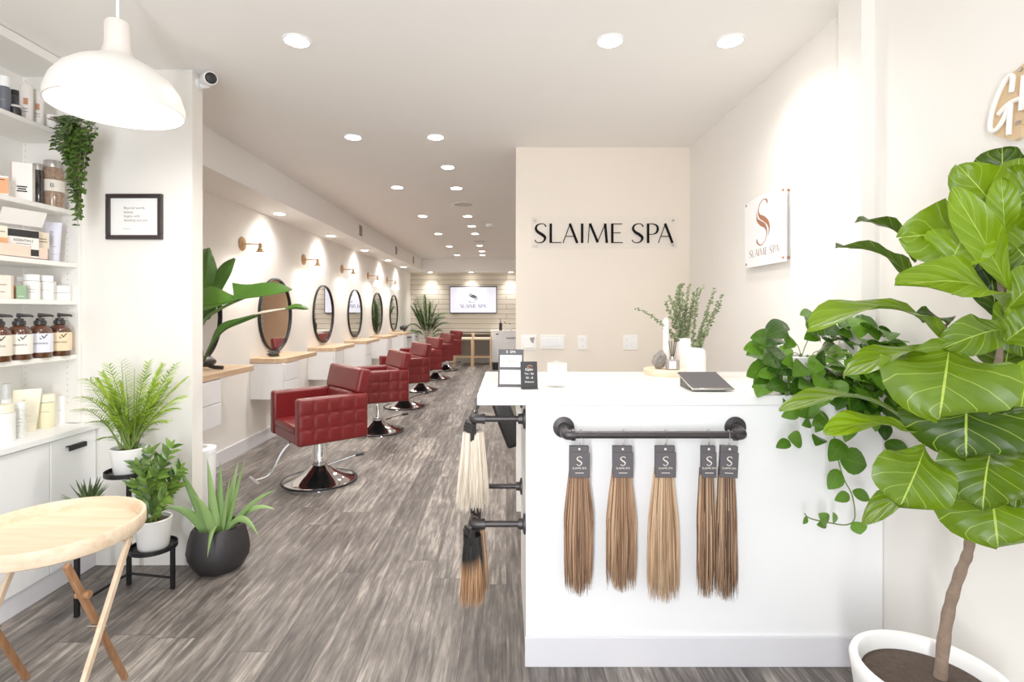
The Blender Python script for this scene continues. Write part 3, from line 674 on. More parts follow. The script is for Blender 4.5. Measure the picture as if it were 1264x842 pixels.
# ------------------------------------------------------------------ hair extensions
def hair(mb, ztop, zbot, w0, wm, w1, dep, n, seed, sway=0, ragged=.34):
    r = random.Random(seed); L = ztop-zbot
    for k in range(n):
        a = r.uniform(-1, 1); bq = r.uniform(-1, 1)*math.sqrt(max(.05, 1-a*a)); ln = L*(1-ragged*(.35*r.random()**2+.75*abs(a)**2*r.random())); rn = r.random()
        ph = r.uniform(0, 6.28); pts = []; rs = []
        for i in range(11):
            u = i/10; w = w0+(wm-w0)*min(1, u/.55) if u < .55 else wm+(w1-wm)*((u-.55)/.45)**1.6
            pts.append((a*w+math.sin(u*5+ph)*.0025*u+sway*u*u, bq*dep*(1+.6*u), ztop-ln*u)); rs.append(.0019*(1-.8*u**2.5))
        mb.tube(pts, rs, 4, av=rn, cap=False)
H_BR = hairmat('brown_blend_hair', [(.18, (84, 60, 44)), (.45, (138, 102, 76)), (.7, (182, 144, 112)), (.9, (220, 190, 158))])
H_BR2 = hairmat('bronde_hair', [(.2, (98, 70, 52)), (.45, (152, 114, 84)), (.75, (200, 162, 126)), (.95, (228, 202, 168))])
H_BL = hairmat('honey_blonde_hair', [(.2, (142, 108, 78)), (.45, (188, 150, 114)), (.75, (220, 190, 154)), (.95, (238, 218, 190))])
H_STR = hairmat('streaked_hair', [(.25, (58, 40, 30)), (.42, (104, 74, 54)), (.6, (152, 114, 84)), (.85, (214, 182, 146))])
H_PL = hairmat('platinum_hair', [(.2, (216, 196, 168)), (.5, (240, 226, 206)), (.9, (252, 246, 236))])
H_OM = hairmat('ombre_hair', [(.2, (140, 98, 66)), (.6, (188, 142, 102)), (.9, (222, 186, 148))], root=((24, 20, 19), .34, .6))
H_DK = hairmat('dark_hair', [(.2, (26, 22, 20)), (.8, (54, 44, 38))])
def extension(x, y, zrail, lab, hm, seed, cz=(.876, .752), cw=.0395, zb=.265, w=(.030, .055, .058), rz=0, n=380, dep=.012, hook=.0, sway=0, cardtilt=0, cardmat=None, prnt=True):
    t = thing('hair_extension', lab, 'hair extension', (x, y, 0), rz, 'hair extensions on the counter rails')
    z1, z0 = cz
    h = MB(); hair(h, z0+.03, zb, *w, dep, n, seed, sway); h.build('hair', hm, t, attr=True, auto=False)
    M = Matrix.Translation((0, -.008, (z0+z1)/2)) @ Matrix.Rotation(cardtilt, 4, 'Y')
    hh = (z1-z0)/2
    c = MB().box(-cw, cw, -.020, -.016, -hh, hh*.62, M=M).box(-cw*.93, cw*.93, -.016, .004, -hh*.9, hh, M=M).build('card', cardmat or DGREY, t, bevel=.0012)
    b = MB(); R3 = M.to_3x3(); oo = M @ Vector((0, -.0207, 0)); ux, uy = R3 @ XX, R3 @ ZZ
    ss = spline([(.93, .84, .12), (.72, .97, .07), (.45, .98, .07), (.16, .88, .13), (.12, .7, .16), (.4, .55, .18), (.75, .4, .18), (.88, .22, .14), (.65, .05, .08), (.35, .02, .07), (.05, .15, .1)], 4)
    b.stroke([((a-.5)*.022, (q-.5)*.034+.004) for a, q, _ in ss], [max(.0024, k*.025) for _, _, k in ss], oo, ux, uy)
    text(b, 'SLAIME SPA', oo+uy*(-.026), ux, uy, .0105, sx=1.0)
    b.stroke([(-.016, -.0405), (.016, -.0405)], .0022, oo, ux, uy)
    oh = M @ Vector((0, -.0166, hh*.82)); b.add([oh+ux*(.0045*math.cos(q))+uy*(.0045*math.sin(q)) for q in (k*PI/5 for k in range(10))], [tuple(range(10))])
    if prnt: b.build('print', SILVERINK, c, smooth=False)
    ty = -.012
    MB().tube(spline([(0, ty, z1-.014), (.004, ty, z1+.01), (.008, ty, zrail-.035), (.010, -.008, zrail-.008), (.010, .0, zrail+.016+.003), (.008, .016, zrail+.010), (.008, .020, zrail-.006)], 5), .0016, 6).build('hook', STEEL, t)
    return t
HX = [(714, H_BR, 'brown highlighted hair extension hanging leftmost on the front rail', 735), (767, H_BR2, 'light brown hair extension hanging second from left on the front rail', 730), (819, H_BL, 'honey blonde hair extension hanging in the middle of the front rail', 744)]
for i, (px, hm, lab, yb) in enumerate(HX):
    extension(PX(px, yr), yr, zr, lab, hm, 21+i, cz=(PZ(549, yr), PZ(587, yr)), zb=PZ(yb, yr), w=(.034, .055+.002*i, .05+.006*i))
extension(PX(872, yr), yr, zr, 'dark streaked hair extension, left one of the overlapping pair on the front rail', H_STR, 31, cz=(PZ(549, yr), PZ(587, yr)), cw=.028, zb=PZ(738, yr), w=(.026, .036, .036), n=280)
extension(PX(895, yr), yr-.012, zr, 'dark streaked hair extension, right one of the overlapping pair on the front rail', H_STR, 32, cz=(PZ(548, yr), PZ(586, yr)), cw=.034, zb=PZ(739, yr), w=(.030, .040, .044), n=290, cardtilt=.05)
extension(-.135, 2.16, .967, 'platinum blonde hair extension hanging on the upper side rail', H_PL, 41, cz=(.945, .875), cw=.036, zb=.585, w=(.032, .056, .064), dep=.045, n=520, sway=-.008, rz=-1.05, cardmat=BLACKP, prnt=False)
extension(-.137, 2.22, .967, 'black hair extension half hidden behind the platinum one on the upper side rail', H_DK, 44, cz=(.94, .87), cw=.034, zb=.50, w=(.018, .026, .03), n=180, sway=.02, rz=-1.05, cardmat=BLACKP, prnt=False)
extension(-.137, 2.15, .545, 'dark rooted caramel hair extension hanging on the lower side rail', H_OM, 42, cz=(.52, .455), cw=.034, zb=.20, w=(.030, .048, .05), dep=.036, n=420, sway=.0, rz=-1.05, cardmat=BLACKP, prnt=False)
extension(-.12, 2.21, .545, 'caramel hair extension hanging behind the dark rooted one on the lower rail', H_BR2, 45, cz=(.52, .455), cw=.034, zb=.22, w=(.026, .046, .05), dep=.03, n=280, rz=-1.05, cardmat=BLACKP, prnt=False)

# ------------------------------------------------------------------ things on the counter
ZC = 1.07
def easel_sign(name, lab, px0, px1, pyt, pyb, Yb, yaw, lean, board, draw):
    x = PX((px0+px1)/2, Yb); t = thing(name, lab, 'sign', (x, Yb, ZC), yaw)
    w = (px1-px0)/F*Yb/2; h = (pyb-pyt)/F*Yb/math.cos(lean)
    M = Matrix.Rotation(-lean, 4, 'X')
    MB().box(-w, w, -.003, .003, .002, h, M=M).build('board', board, t, bevel=.001)
    MB().box(-w, w, -.02, .004, 0, .005).box(-w*.9, w*.9, .0, .05, 0, .003).build('foot', board, t, bevel=.001)
    MB().tube([M @ Vector((0, .003, h*.7)), (0, .07+lean*.05, .003)], .003, 6).build('prop', board, t)
    draw(t, w, h, M)
def d1(t, w, h, M):
    R3 = M.to_3x3(); ux, uy = XX, R3 @ ZZ
    for k, (a, b_) in enumerate(((.52, .84), (.06, .44))):
        p = MB().box(-w*.86, w*.86, -.0045, -.003, h*a, h*b_, M=M).build('notice', PAPER, t)
        q = MB(); o_ = M @ Vector((0, -.0052, 0))
        if k == 0:
            text(q, 'PRICE LIST', o_+uy*(h*.74)+ux*(-w*.15), ux, uy, .011); text(q, 'Hair & Beauty', o_+uy*(h*.65), ux, uy, .0135); text(q, 'services', o_+uy*(h*.58), ux, uy, .009)
        else: text(q, 'thank you', o_+uy*(h*.27), ux, uy, .011); text(q, 'book online', o_+uy*(h*.2), ux, uy, .007)
        q.build('print', INKB, p, smooth=False)
    q = MB(); o_ = M @ Vector((0, -.0042, 0)); text(q, 'S  SPA', o_+uy*(h*.9), ux, uy, .016); q.build('heading', PAPER, t, smooth=False)
def d2(t, w, h, M):
    R3 = M.to_3x3(); ux, uy = XX, R3 @ ZZ; o_ = M @ Vector((0, -.0042, 0))
    q = MB()
    for tx, z, s in (('Open', .66, .015), ('Tue - Sat', .52, .011), ('10 - 6', .36, .014), ('Welcome', .22, .010)): text(q, tx, o_+uy*(h*z), ux, uy, s)
    q.build('lettering', PAPER, t, smooth=False)
    q = MB(); q.stroke([(math.cos(a)*.010, math.sin(a)*.006) for a in (k*.4 for k in range(14))], .003, o_+uy*(h*.8)+ux*.004, ux, uy); q.build('emblem', COPINK, t, smooth=False)
easel_sign('table_sign', 'taller dark grey easel sign with two white notices at the left end of the counter', 614.5, 646, 433, 478, 2.30, math.radians(-4), math.radians(14), DGREY, d1)
easel_sign('table_sign', 'smaller black easel sign with white writing beside the taller one on the counter', 643, 664, 447, 480, 2.235, math.radians(5), math.radians(12), BLACKP, d2)
t = thing('candle', 'white candle in a clear glass jar on the front of the counter', 'candle', (PX(687.5, 2.3), 2.3, ZC))
def thin_glass(name, a):
    g = NT(name); tb = g.node('ShaderNodeBsdfTransparent'); mx = g.node('ShaderNodeMixShader')
    lw = g.node('ShaderNodeLayerWeight'); lw.inputs['Blend'].default_value = .35; n = g.noise(g.objco(), 20); g.link(g.math('MULTIPLY', n, .06), g.b.inputs['Roughness'])
    g.link(g.math('ADD', g.math('MULTIPLY', lw.outputs['Facing'], .5), a), mx.inputs[0]); g.b.inputs['Base Color'].default_value = (.9, .9, .9, 1)
    g.link(tb.outputs[0], mx.inputs[1]); g.link(g.b.outputs[0], mx.inputs[2]); g.link(mx.outputs[0], g.o.inputs['Surface']); return g.m
GLASS = thin_glass('clear_glass', .06)
MB().lathe([(0, 0), (.041, 0), (.044, .005), (.0445, .100), (.0415, .100), (.041, .014), (0, .014)], 32).build('glass_jar', GLASS, t)
MB().lathe([(0, .0145), (.0405, .0145), (.0405, .088), (.03, .086), (0, .086)], 32).build('wax', mat('white_wax', (252, 250, 246), .5, var=.005), t)
MB().lathe([(.046, .1005), (.046, .103), (.012, .105), (.012, .112), (0, .113)], 28).build('lid', GLASS, t)
t = thing('tablet', 'black tablet on a low wedge stand at the right of the counter', 'tablet', (0, 0, ZC))
v = [(.757, 2.145, .006), (.93, 2.145, .006), (.93, 2.335, .052), (.757, 2.335, .052)]
b = MB(); b.add(v+[(x, y, z+.008) for x, y, z in v], [(3, 2, 1, 0), (4, 5, 6, 7), (0, 1, 5, 4), (1, 2, 6, 5), (2, 3, 7, 6), (3, 0, 4, 7)]); b.build('case', STEEL, t, bevel=.002)
b = MB(); q = [(x+(.003 if x < .8 else -.003), y+(.003 if y < 2.2 else -.002), z+.0087) for x, y, z in v]; b.add(q, [(0, 1, 2, 3)]); b.build('screen', mat('dark_screen', (66, 62, 66), .55), t)
b = MB(); b.add([(.765, 2.2, 0), (.92, 2.2, 0), (.92, 2.32, 0), (.765, 2.32, 0), (.765, 2.2, .015), (.92, 2.2, .015), (.92, 2.32, .045), (.765, 2.32, .045)], [(3, 2, 1, 0), (4, 5, 6, 7), (0, 1, 5, 4), (1, 2, 6, 5), (2, 3, 7, 6), (3, 0, 4, 7)]); b.build('stand', BLACKP, t)
ZR = 1.066
t = thing('wooden_tray', 'round pale wooden display board on the counter below the eucalyptus', 'tray', (.845, 2.765, ZR))
MB().lathe([(0, 0), (.118, 0), (.12, .003), (.12, .029), (.117, .032), (0, .032)], 48).build('board', BAMBOO, t)
MB().lathe([(.1195, .012), (.1205, .013), (.1205, .015), (.1195, .016)], 48).build('groove', BAMLEGL, t)
ZT = ZR+.032
# rock
t = thing('rock', 'rough grey stone with pale streaks on the wooden board', 'rock', (PX(813, 2.75), 2.75, ZT))
b = MB(); n1, n2 = 14, 9; vs = []; rr = random.Random(5)
for j in range(n2+1):
    ph = PI*j/n2
    for i in range(n1):
        th = 2*PI*i/n1; q = 1+rr.uniform(-.16, .16); sh = .0+.42*(1+math.cos(ph))*.5
        z = .048*(1-math.cos(ph))*1.0
        vs.append((math.sin(ph)*math.cos(th)*.044*q*(1-.35*j/n2)+.012*(j/n2), math.sin(ph)*math.sin(th)*.03*q, z*(1+rr.uniform(-.05, .05))))
b.add(vs, [(j*n1+i, j*n1+(i+1) % n1, (j+1)*n1+(i+1) % n1, (j+1)*n1+i) for j in range(n2) for i in range(n1)])
b.build('rock_body', mat('grey_stone', (128, 122, 118), .85, var=.55, scale=34, bump=.9, bscale=40), t, smooth=False)
t = thing('reed_diffuser', 'small glass reed diffuser with white label and black reeds', 'diffuser', (PX(830, 2.70), 2.70, ZT-.0))
MB().box(-.032, .032, -.02, .02, 0, .055).build('bottle', mat('smoky_glass', (150, 142, 138), .1, var=.1), t, bevel=.006)
MB().lathe([(.014, .054), (.014, .07), (.009, .072)], 16).build('collar', STEEL, t); MB().box(-.022, .012, -.0215, -.0205, .008, .046).build('paper_label', PAPER, t)
for dx in (-.018, -.006, .012, .026): MB().tube([(0, 0, .03), (dx*.9, R.uniform(-.01, .01), .165+R.uniform(-.02, .01))], .0022, 6).build('reed', BLACKP, t)
t = thing('crystal_tower', 'slim white crystal wand standing upright behind the grey stone', 'crystal', (PX(822, 2.80), 2.80, ZT))
MB().lathe([(0, 0), (.018, 0), (.016, .15), (.018, .24), (.009, .262), (0, .266)], 7).build('crystal_body', mat('white_selenite', (240, 236, 230), .35, var=.06, scale=40), t, smooth=False)
t = thing('vase', 'short white ribbed vase in front of the eucalyptus', 'vase', (PX(858.5, 2.66), 2.66, ZR))
MB().lathe([(0, 0), (.044, 0), (.048, .006), (.049, .06), (.049, .115), (.044, .138), (.030, .147), (.022, .149), (.020, .147), (.02, .1)], 96, rib=.018, ribn=24).build('vase_body', CERAM, t)
t = thing('vase', 'taller plain white vase behind the ribbed vase holding eucalyptus', 'vase', (PX(844, 2.83), 2.83, ZT))
MB().lathe([(0, 0), (.036, 0), (.038, .005), (.038, .14), (.034, .155), (.022, .16), (.018, .158), (.017, .1)], 40).build('vase_body', CERAM, t)
def eucalyptus(base, tips, lab, Yd):
    t = thing('eucalyptus_bunch', lab, 'foliage', base); fol, stm = MB(), MB(); B = Vector(base)
    for (mx, my, tx, ty) in tips:
        e = P(tx, ty, Yd+R.uniform(-.06, .07))-B; m_ = P(mx, my, Yd+R.uniform(-.04, .04))-B
        pts = [Vector(q) for q in bez((0, 0, -.06), tuple(m_), tuple(e), 26)]
        stm.tube(pts, [.0018-.00004*i for i in range(27)], 5)
        for i in range(4, 27):
            u = i/26
            for s in range(4):
                th = R.uniform(0, 6.28); dr = Vector((math.cos(th), math.sin(th)*.8, math.sin(th*1.7)*.6+.25)).normalized(); L = .0175*(1.1-.4*u)*R.uniform(.7, 1.15)
                c = pts[i]+Vector((R.uniform(-1, 1), R.uniform(-1, 1), R.uniform(-1, 1)))*.003
                fol.leaf(c, c+dr*L, L*.8, Vector((R.uniform(-1, 1), -1, R.uniform(-.2, 1))), shape='oval', n=3, na=2, bend=.1)
    fol.build('leaves', G_EUC, t, attr=True); stm.build('stem', STEMB, t)
eucalyptus((PX(844, 2.83), 2.83, ZT+.155), [(828, 392, 822, 372), (820, 395, 786, 381), (832, 350, 845, 351), (838, 385, 838, 358), (845, 385, 851, 352), (848, 390, 862, 356), (836, 395, 826, 366), (850, 395, 868, 353), (842, 395, 842, 362), (852, 390, 857, 362), (826, 372, 840, 352), (840, 400, 832, 372), (846, 398, 846, 372)], 'fuller eucalyptus bunch rising from the taller white vase', 2.80)
eucalyptus((PX(858, 2.66), 2.66, ZR+.147), [(866, 404, 882, 357), (868, 410, 891, 365), (872, 405, 890, 375), (852, 408, 862, 375), (864, 408, 878, 372)], 'smaller eucalyptus sprigs leaning right from the ribbed vase', 2.66)

# ------------------------------------------------------------------ reception wall
YW = 4.28
t = thing('wall_sign', 'clear acrylic sign with black lettering on the beige reception wall', 'sign', (PX(746, 4.25), YW, PZ(287, 4.25)))
ACR = NT('clear_acrylic'); tb = ACR.node('ShaderNodeBsdfTransparent'); mx = ACR.node('ShaderNodeMixShader'); mx.inputs[0].default_value = .10
ACR.link(tb.outputs[0], mx.inputs[1]); ACR.link(ACR.b.outputs[0], mx.inputs[2]); ACR.link(mx.outputs[0], ACR.o.inputs['Surface']); ACR.b.inputs['Base Color'].default_value = (.95, .94, .92, 1); ACR.b.inputs['Roughness'].default_value = .05
n_ = ACR.noise(ACR.objco(), 4); ACR.link(ACR.math('MULTIPLY', n_, .1), ACR.b.inputs['Roughness'])
w, h = .59, .125
MB().box(-w, w, -.026, -.021, -h, h).build('acrylic_panel', ACR.m, t, bevel=.001)
b = MB(); brandname(b, Vector((0, -.0275, -.085)), XX, ZZ, .158); b.build('lettering', INK, t, smooth=False)
for sx in (-1, 1):
    for sz in (-1, 1): MB().lathe([(0, 0), (.008, 0), (.008, .028), (.006, .031), (0, .031)], 16, M=Matrix.Translation((sx*(w-.03), 0, sz*(h-.025))) @ Matrix.Rotation(PI/2, 4, 'X')).build('standoff', STEEL, t)
PLATE = mat('white_wall_plate', (246, 243, 238), .4, var=.005)
def plate(name, lab, px0, px1, py0, py1, cat):
    t = thing(name, lab, cat, (PX((px0+px1)/2, YW), YW, PZ((py0+py1)/2, YW))); w = (px1-px0)/2/F*YW; h = (py1-py0)/2/F*YW
    MB().box(-w, w, -.007, 0, -h, h).build('cover_plate', PLATE, t, bevel=.002); return t, w, h
t, w, h = plate('thermostat', 'white square wall thermostat at the left end of the reception wall', 643, 662, 414, 432, 'thermostat')
MB().box(-w*.75, w*.8, -.016, -.007, -h*.75, h*.8).build('housing', PLATE, t, bevel=.003)
b = MB(); b.add([(w*.1, -.0165, h*.7), (w*.78, -.0165, h*.78), (w*.62, -.0165, -h*.1), (w*.3, -.0165, h*.1)], [(0, 1, 2, 3)]); b.build('display', GREY, t)
t, w, h = plate('light_switch', 'white four-gang light switch plate on the reception wall', 667, 696.5, 413.5, 431, 'light switch')
for k in range(4): MB().box(-w*.86+k*w*.44, -w*.86+k*w*.44+w*.36, -.011, -.007, -h*.6, h*.6).build('rocker', WHITE, t, bevel=.0015)
def socket(t, x, z):
    MB().box(x-.017, x+.017, -.010, -.007, z-.017, z+.017).build('socket_face', WHITE, t, bevel=.003)
    b = MB()
    for dx in (-.006, .006): b.box(x+dx-.0012, x+dx+.0012, -.0105, -.0098, z-.001, z+.009)
    b.lathe([(0, -.0), (.0025, 0)], 8, M=Matrix.Translation((x, -.0105, z-.008)) @ Matrix.Rotation(PI/2, 4, 'X')); b.build('slot', GREY, t)
t, w, h = plate('wall_outlet', 'narrow white power outlet in the middle of the reception wall', 713.5, 724.5, 414.5, 432, 'outlet'); socket(t, 0, .028); socket(t, 0, -.028)
t, w, h = plate('wall_outlet', 'wide double power outlet left of the eucalyptus on the reception wall', 769, 787, 413.5, 432, 'outlet')
for x in (-.03,): socket(t, x, .028); socket(t, x, -.028)
MB().box(.01, .048, -.011, -.007, -.035, .035).build('rocker', WHITE, t, bevel=.002)

# right wall logo sign
t = thing('wall_sign', 'white square acrylic sign with copper S emblem on the right wall', 'sign', (XR, 2.985, 1.860))
w, h = .235, .2
MB().box(-.032, -.024, -w, w, -h, h).build('panel', mat('frosted_white_acrylic', (246, 247, 249), .15, var=.01), t, bevel=.0015)
o_, ux, uy = Vector((-.0328, 0, 0)), Vector((0, -1, 0)), ZZ
b = MB(); monogram(b, o_+ZZ*.045+ux*(-.005), ux, uy, .255); b.build('emblem', COPINK, t, smooth=False)
b = MB(); brandname(b, o_-ZZ*.142, ux, uy, .042, sx=1.15); b.build('lettering', mat('brown_foil', (150, 122, 104), .4, .3), t, smooth=False)
for sy in (-1, 1):
    for sz in (-1, 1): MB().lathe([(0, 0), (.007, 0), (.007, .035), (0, .036)], 14, M=Matrix.Translation((0, sy*(w-.022), sz*(h-.022))) @ Matrix.Rotation(-PI/2, 4, 'Y')).build('standoff', COPPER, t)
# wooden G sign
yc = 1.49
t = thing('wall_sign', 'tan cut-out sign with raised white script at the right picture edge', 'sign', (XR, yc, 0))
def RW(px, py):   # a point of the right wall -> local (u toward the camera, z)
    Y = (XR-.03)*F/(px-VX); return (yc-Y, PZ(py, Y))
def W2(x, y): return RW(1180+x/6.476, 60+y/6.476)
out = [(262, 640), (268, 560), (285, 470), (330, 340), (400, 220), (470, 165), (510, 130), (544, 100)]
pts = [W2(*q) for q in out]
u0 = max(p[0] for p in pts)
pts += [(u0+.05, pts[-1][1]+.03), (u0+.16, pts[-1][1]-.01), (u0+.23, pts[-1][1]-.1), (u0+.21, pts[-1][1]-.22), (u0+.06, W2(544, 600)[1])]
pts += [W2(*q) for q in ((520, 605), (508, 640), (490, 705), (440, 735), (390, 715), (340, 708), (290, 690))]
def wallP(u, z, d): return Vector((-d, -u, z))
pts = spline(pts, 4); b = MB(); n = len(pts); vs = [wallP(u, z, .012) for u, z in pts]+[wallP(u, z, .024) for u, z in pts]
b.add(vs, [tuple(range(n)), tuple(range(2*n-1, n-1, -1))]+[(i, n+i, n+(i+1) % n, (i+1) % n) for i in range(n)]); b.build('backing', mat('tan_board', (216, 186, 146), .55, var=.06, scale=30), t, smooth=False)
b = MB()
def script(pp, r=.0068):
    q = spline([W2(*p) for p in pp], 6); b.tube([wallP(u, z, .034) for u, z in q], r, 8)
script([(455, 350), (462, 280), (465, 225), (430, 225), (370, 320), (310, 470), (285, 590), (290, 655), (330, 650), (390, 570), (440, 440)])
script([(352, 525), (420, 455), (480, 415), (540, 395)]); script([(432, 690), (440, 560), (450, 440)])
script([(532, 495), (540, 400), (552, 260), (556, 215)])
for k in range(2): b.tube([wallP(u0+.05+.06*k+.045*math.cos(a), W2(540, 430)[1]+.045*math.sin(a), .034) for a in (i*PI/8 for i in range(17))], .0068, 8)
b.build('script', mat('white_script', (248, 244, 238), .35, var=.005), t)
for q in ((506, 168), (490, 590)):
    u, z = W2(*q); MB().lathe([(0, .03), (.006, .03), (.006, 0)], 12, M=Matrix.Translation(wallP(u, z, 0)) @ Matrix.Rotation(-PI/2, 4, 'Y')).build('standoff', STEEL, t)

# black desk chair behind the counter
t = thing('desk_chair', 'black office chair tucked behind the white counter, its reclined back showing', 'chair', (.42, 3.42, 0))
M = Matrix.Translation((-.40, 0, .52)) @ Matrix.Rotation(math.radians(-20), 4, 'Y')
MB().prism([(-.2, .03), (.2, .03), (.23, .2), (.2, .34), (-.2, .34), (-.23, .2)], .11, M=M @ Matrix.Rotation(PI/2, 4, 'Z') @ Matrix.Rotation(PI/2, 4, 'X')).build('backrest', BLACKP, t, bevel=.02, bseg=3)
MB().box(-.2, .24, -.22, .22, .44, .51).build('seat', BLACKP, t, bevel=.03, bseg=3)
MB().tube([(0, 0, .08), (0, 0, .45)], .025, 12).build('column', CHROME, t); MB().tube([(-.15, 0, .46), (-.28, 0, .48), (-.35, 0, .60)], .018, 8).build('back_support', BLACKP, t)
for k in range(5):
    a = 2*PI*k/5; l = MB().tube([(0, 0, .1), (.26*math.cos(a), .26*math.sin(a), .065)], [.024, .016], 8).build('leg', BLACKP, t)
    MB().lathe([(0, -.012), (.026, -.012), (.028, 0), (.026, .012), (0, .012)], 14, M=Matrix.Translation((.26*math.cos(a), .26*math.sin(a), .028)) @ Matrix.Rotation(a, 4, 'Z') @ Matrix.Rotation(PI/2, 4, 'X')).build('caster', BLACKP, l)

# ================================================================== LEFT FRONT: shelves
YE = 2.898
t = thing('shelving_unit', 'white built-in wall shelves along the left wall', 'shelves', (0, 0, 0))
for ya, yb in ((YE-.018, YE), (1.3, 1.32)): MB().box(-2.655, -2.34, ya, yb, .79, CZ-.005).build('side_panel', WHITEM, t, bevel=.0015)
MB().box(XLF+.001, -2.645, 1.32, YE-.018, .79, CZ-.005).build('back_panel', WHITEM, t)
SH = [1.163, 1.458, 1.66, 1.944, 2.342]
for z in SH: MB().box(-2.645, -2.345, 1.322, YE-.02, z-.024, z).build('shelf', WHITEM, t, bevel=.0015)
MB().box(-2.645, -2.34, 1.322, YE-.02, CZ-.05, CZ-.005).build('top_board', WHITEM, t)
b = MB()
for x in (-2.40, -2.63):
    for k in range(56):
        z = .9+k*.032
        if min(abs(z-s+.012) for s in SH) > .02: b.lathe([(0, 0), (.0028, 0)], 8, M=Matrix.Translation((x, YE-.0185, z)) @ Matrix.Rotation(PI/2, 4, 'X'))
b.build('pin_holes', GREY, t)
t = thing('base_cabinet', 'white base cabinet with black edge pulls below the wall shelves', 'cabinet', (0, 0, 0))
MB().box(XLF+.002, -2.275, 1.2, YE, .0, .758).build('carcass', WHITE, t, bevel=.002)
MB().box(XLF+.002, -2.235, 1.2, YE, .758, .786).build('worktop', WHITE, t, bevel=.002)
ys = [1.21, 1.78, 2.60, YE-.004]
for a, c in zip(ys[:-1], ys[1:]):
    d = MB().box(-2.273, -2.252, a+.003, c-.003, .10, .752).build('door', WHITE, t, bevel=.002)
    m_ = (a+c)/2; hw = .09 if c-a < .5 else .13
    MB().box(-2.252, -2.232, m_-hw/1.6, m_+hw/1.6, .703, .708).box(-2.236, -2.231, m_-hw/1.6, m_+hw/1.6, .682, .708).build('handle', BLACK, d, bevel=.001)
MB().box(-2.28, -2.262, 1.2, YE, 0, .095).build('plinth', BASEB, t)

def sx(xc, X=-2.40): return (X, -X*F/(VX-xc))
def at_shelf(xc, z, X=-2.40): x, y = sx(xc, X); return (x, y, z)
def m_(px, Y): return px*Y/F
def box_item(name, lab, xc, z, wpx, hpx, color, X=-2.40, dp=.05, rz=.55, draw=None, cat='box', group=None):
    x, y, _ = at_shelf(xc, z, X); w = m_(wpx, y)*.42; h = m_(hpx, y)
    t = thing(name, lab, cat, (x, y, z), rz, group)
    MB().box(-w, w, -dp/2, dp/2, 0, h).build('carton', mat('carton_'+'_'.join(map(str, color)), color, .6, var=.02), t, bevel=.0015)
    if draw: draw(t, w, h, dp)
    return t
def front_print(t, w, h, dp, lines, ink=INK, band=None, bandz=(0, .3)):
    if band: MB().box(-w*1.003, w*1.003, -dp/2-.0006, -dp/2+.001, h*bandz[0], h*bandz[1]).build('printed_band', mat('print_'+'_'.join(map(str, band)), band, .6), t)
    if lines:
        q = MB()
        for z, s in lines: q.stroke([(-w*s, h*z), (w*s, h*z)], max(.002, h*.035), Vector((0, -dp/2-.0012, 0)), XX, ZZ)
        q.build('print', ink, t, smooth=False)
# amber pump bottles
AMBER = mat('amber_glass', (78, 40, 22), .08, var=.25, scale=30, coat=.6)
bcols = [((232, 222, 206), 'beige'), ((236, 233, 226), 'off-white'), ((226, 228, 242), 'pale lavender'), ((238, 212, 176), 'peach')]
for (xc, (lc, ln)) in zip((-3, 23.5, 49.5, 73.5), bcols):
    x, y, z = at_shelf(xc, SH[0], -2.377); t = thing('pump_bottle', f'amber pump bottle with {ln} label on the lowest wall shelf', 'bottle', (x, y, z), .72, 'amber pump bottles')
    MB().lathe([(0, 0), (.047, 0), (.051, .006), (.051, .125), (.046, .145), (.034, .160), (.022, .166), (.02, .172)], 36).build('body', AMBER, t)
    MB().lathe([(.0515, .028), (.0518, .03), (.0518, .122), (.0515, .124)], 36).build('paper_label', mat('label_'+ln.replace(' ', '_'), lc, .7, var=.02), t)
    q = MB(); o_ = Vector((0, -.0525, 0))
    text(q, 'botanica', o_+ZZ*.07, XX, ZZ, .017)
    for k in range(4): q.leaf(o_+Vector((.006+.004*k, 0, .093+.005*k)), o_+Vector((.006+.004*k+(.012 if k % 2 else -.009), 0, .103+.006*k)), .005, -YY, n=3, na=2)
    q.build('print', INK, t, smooth=False)
    pm = MB().lathe([(0, .168), (.026, .168), (.026, .186), (.019, .190), (.017, .2), (.006, .202), (.006, .212)], 20).build('pump', BLACKP, t)
    MB().tube([(.005, 0, .216), (-.01, 0, .217), (.045, 0, .214), (.052, 0, .208)], [.010, .010, .006, .005], 10).build('nozzle', BLACKP, pm)
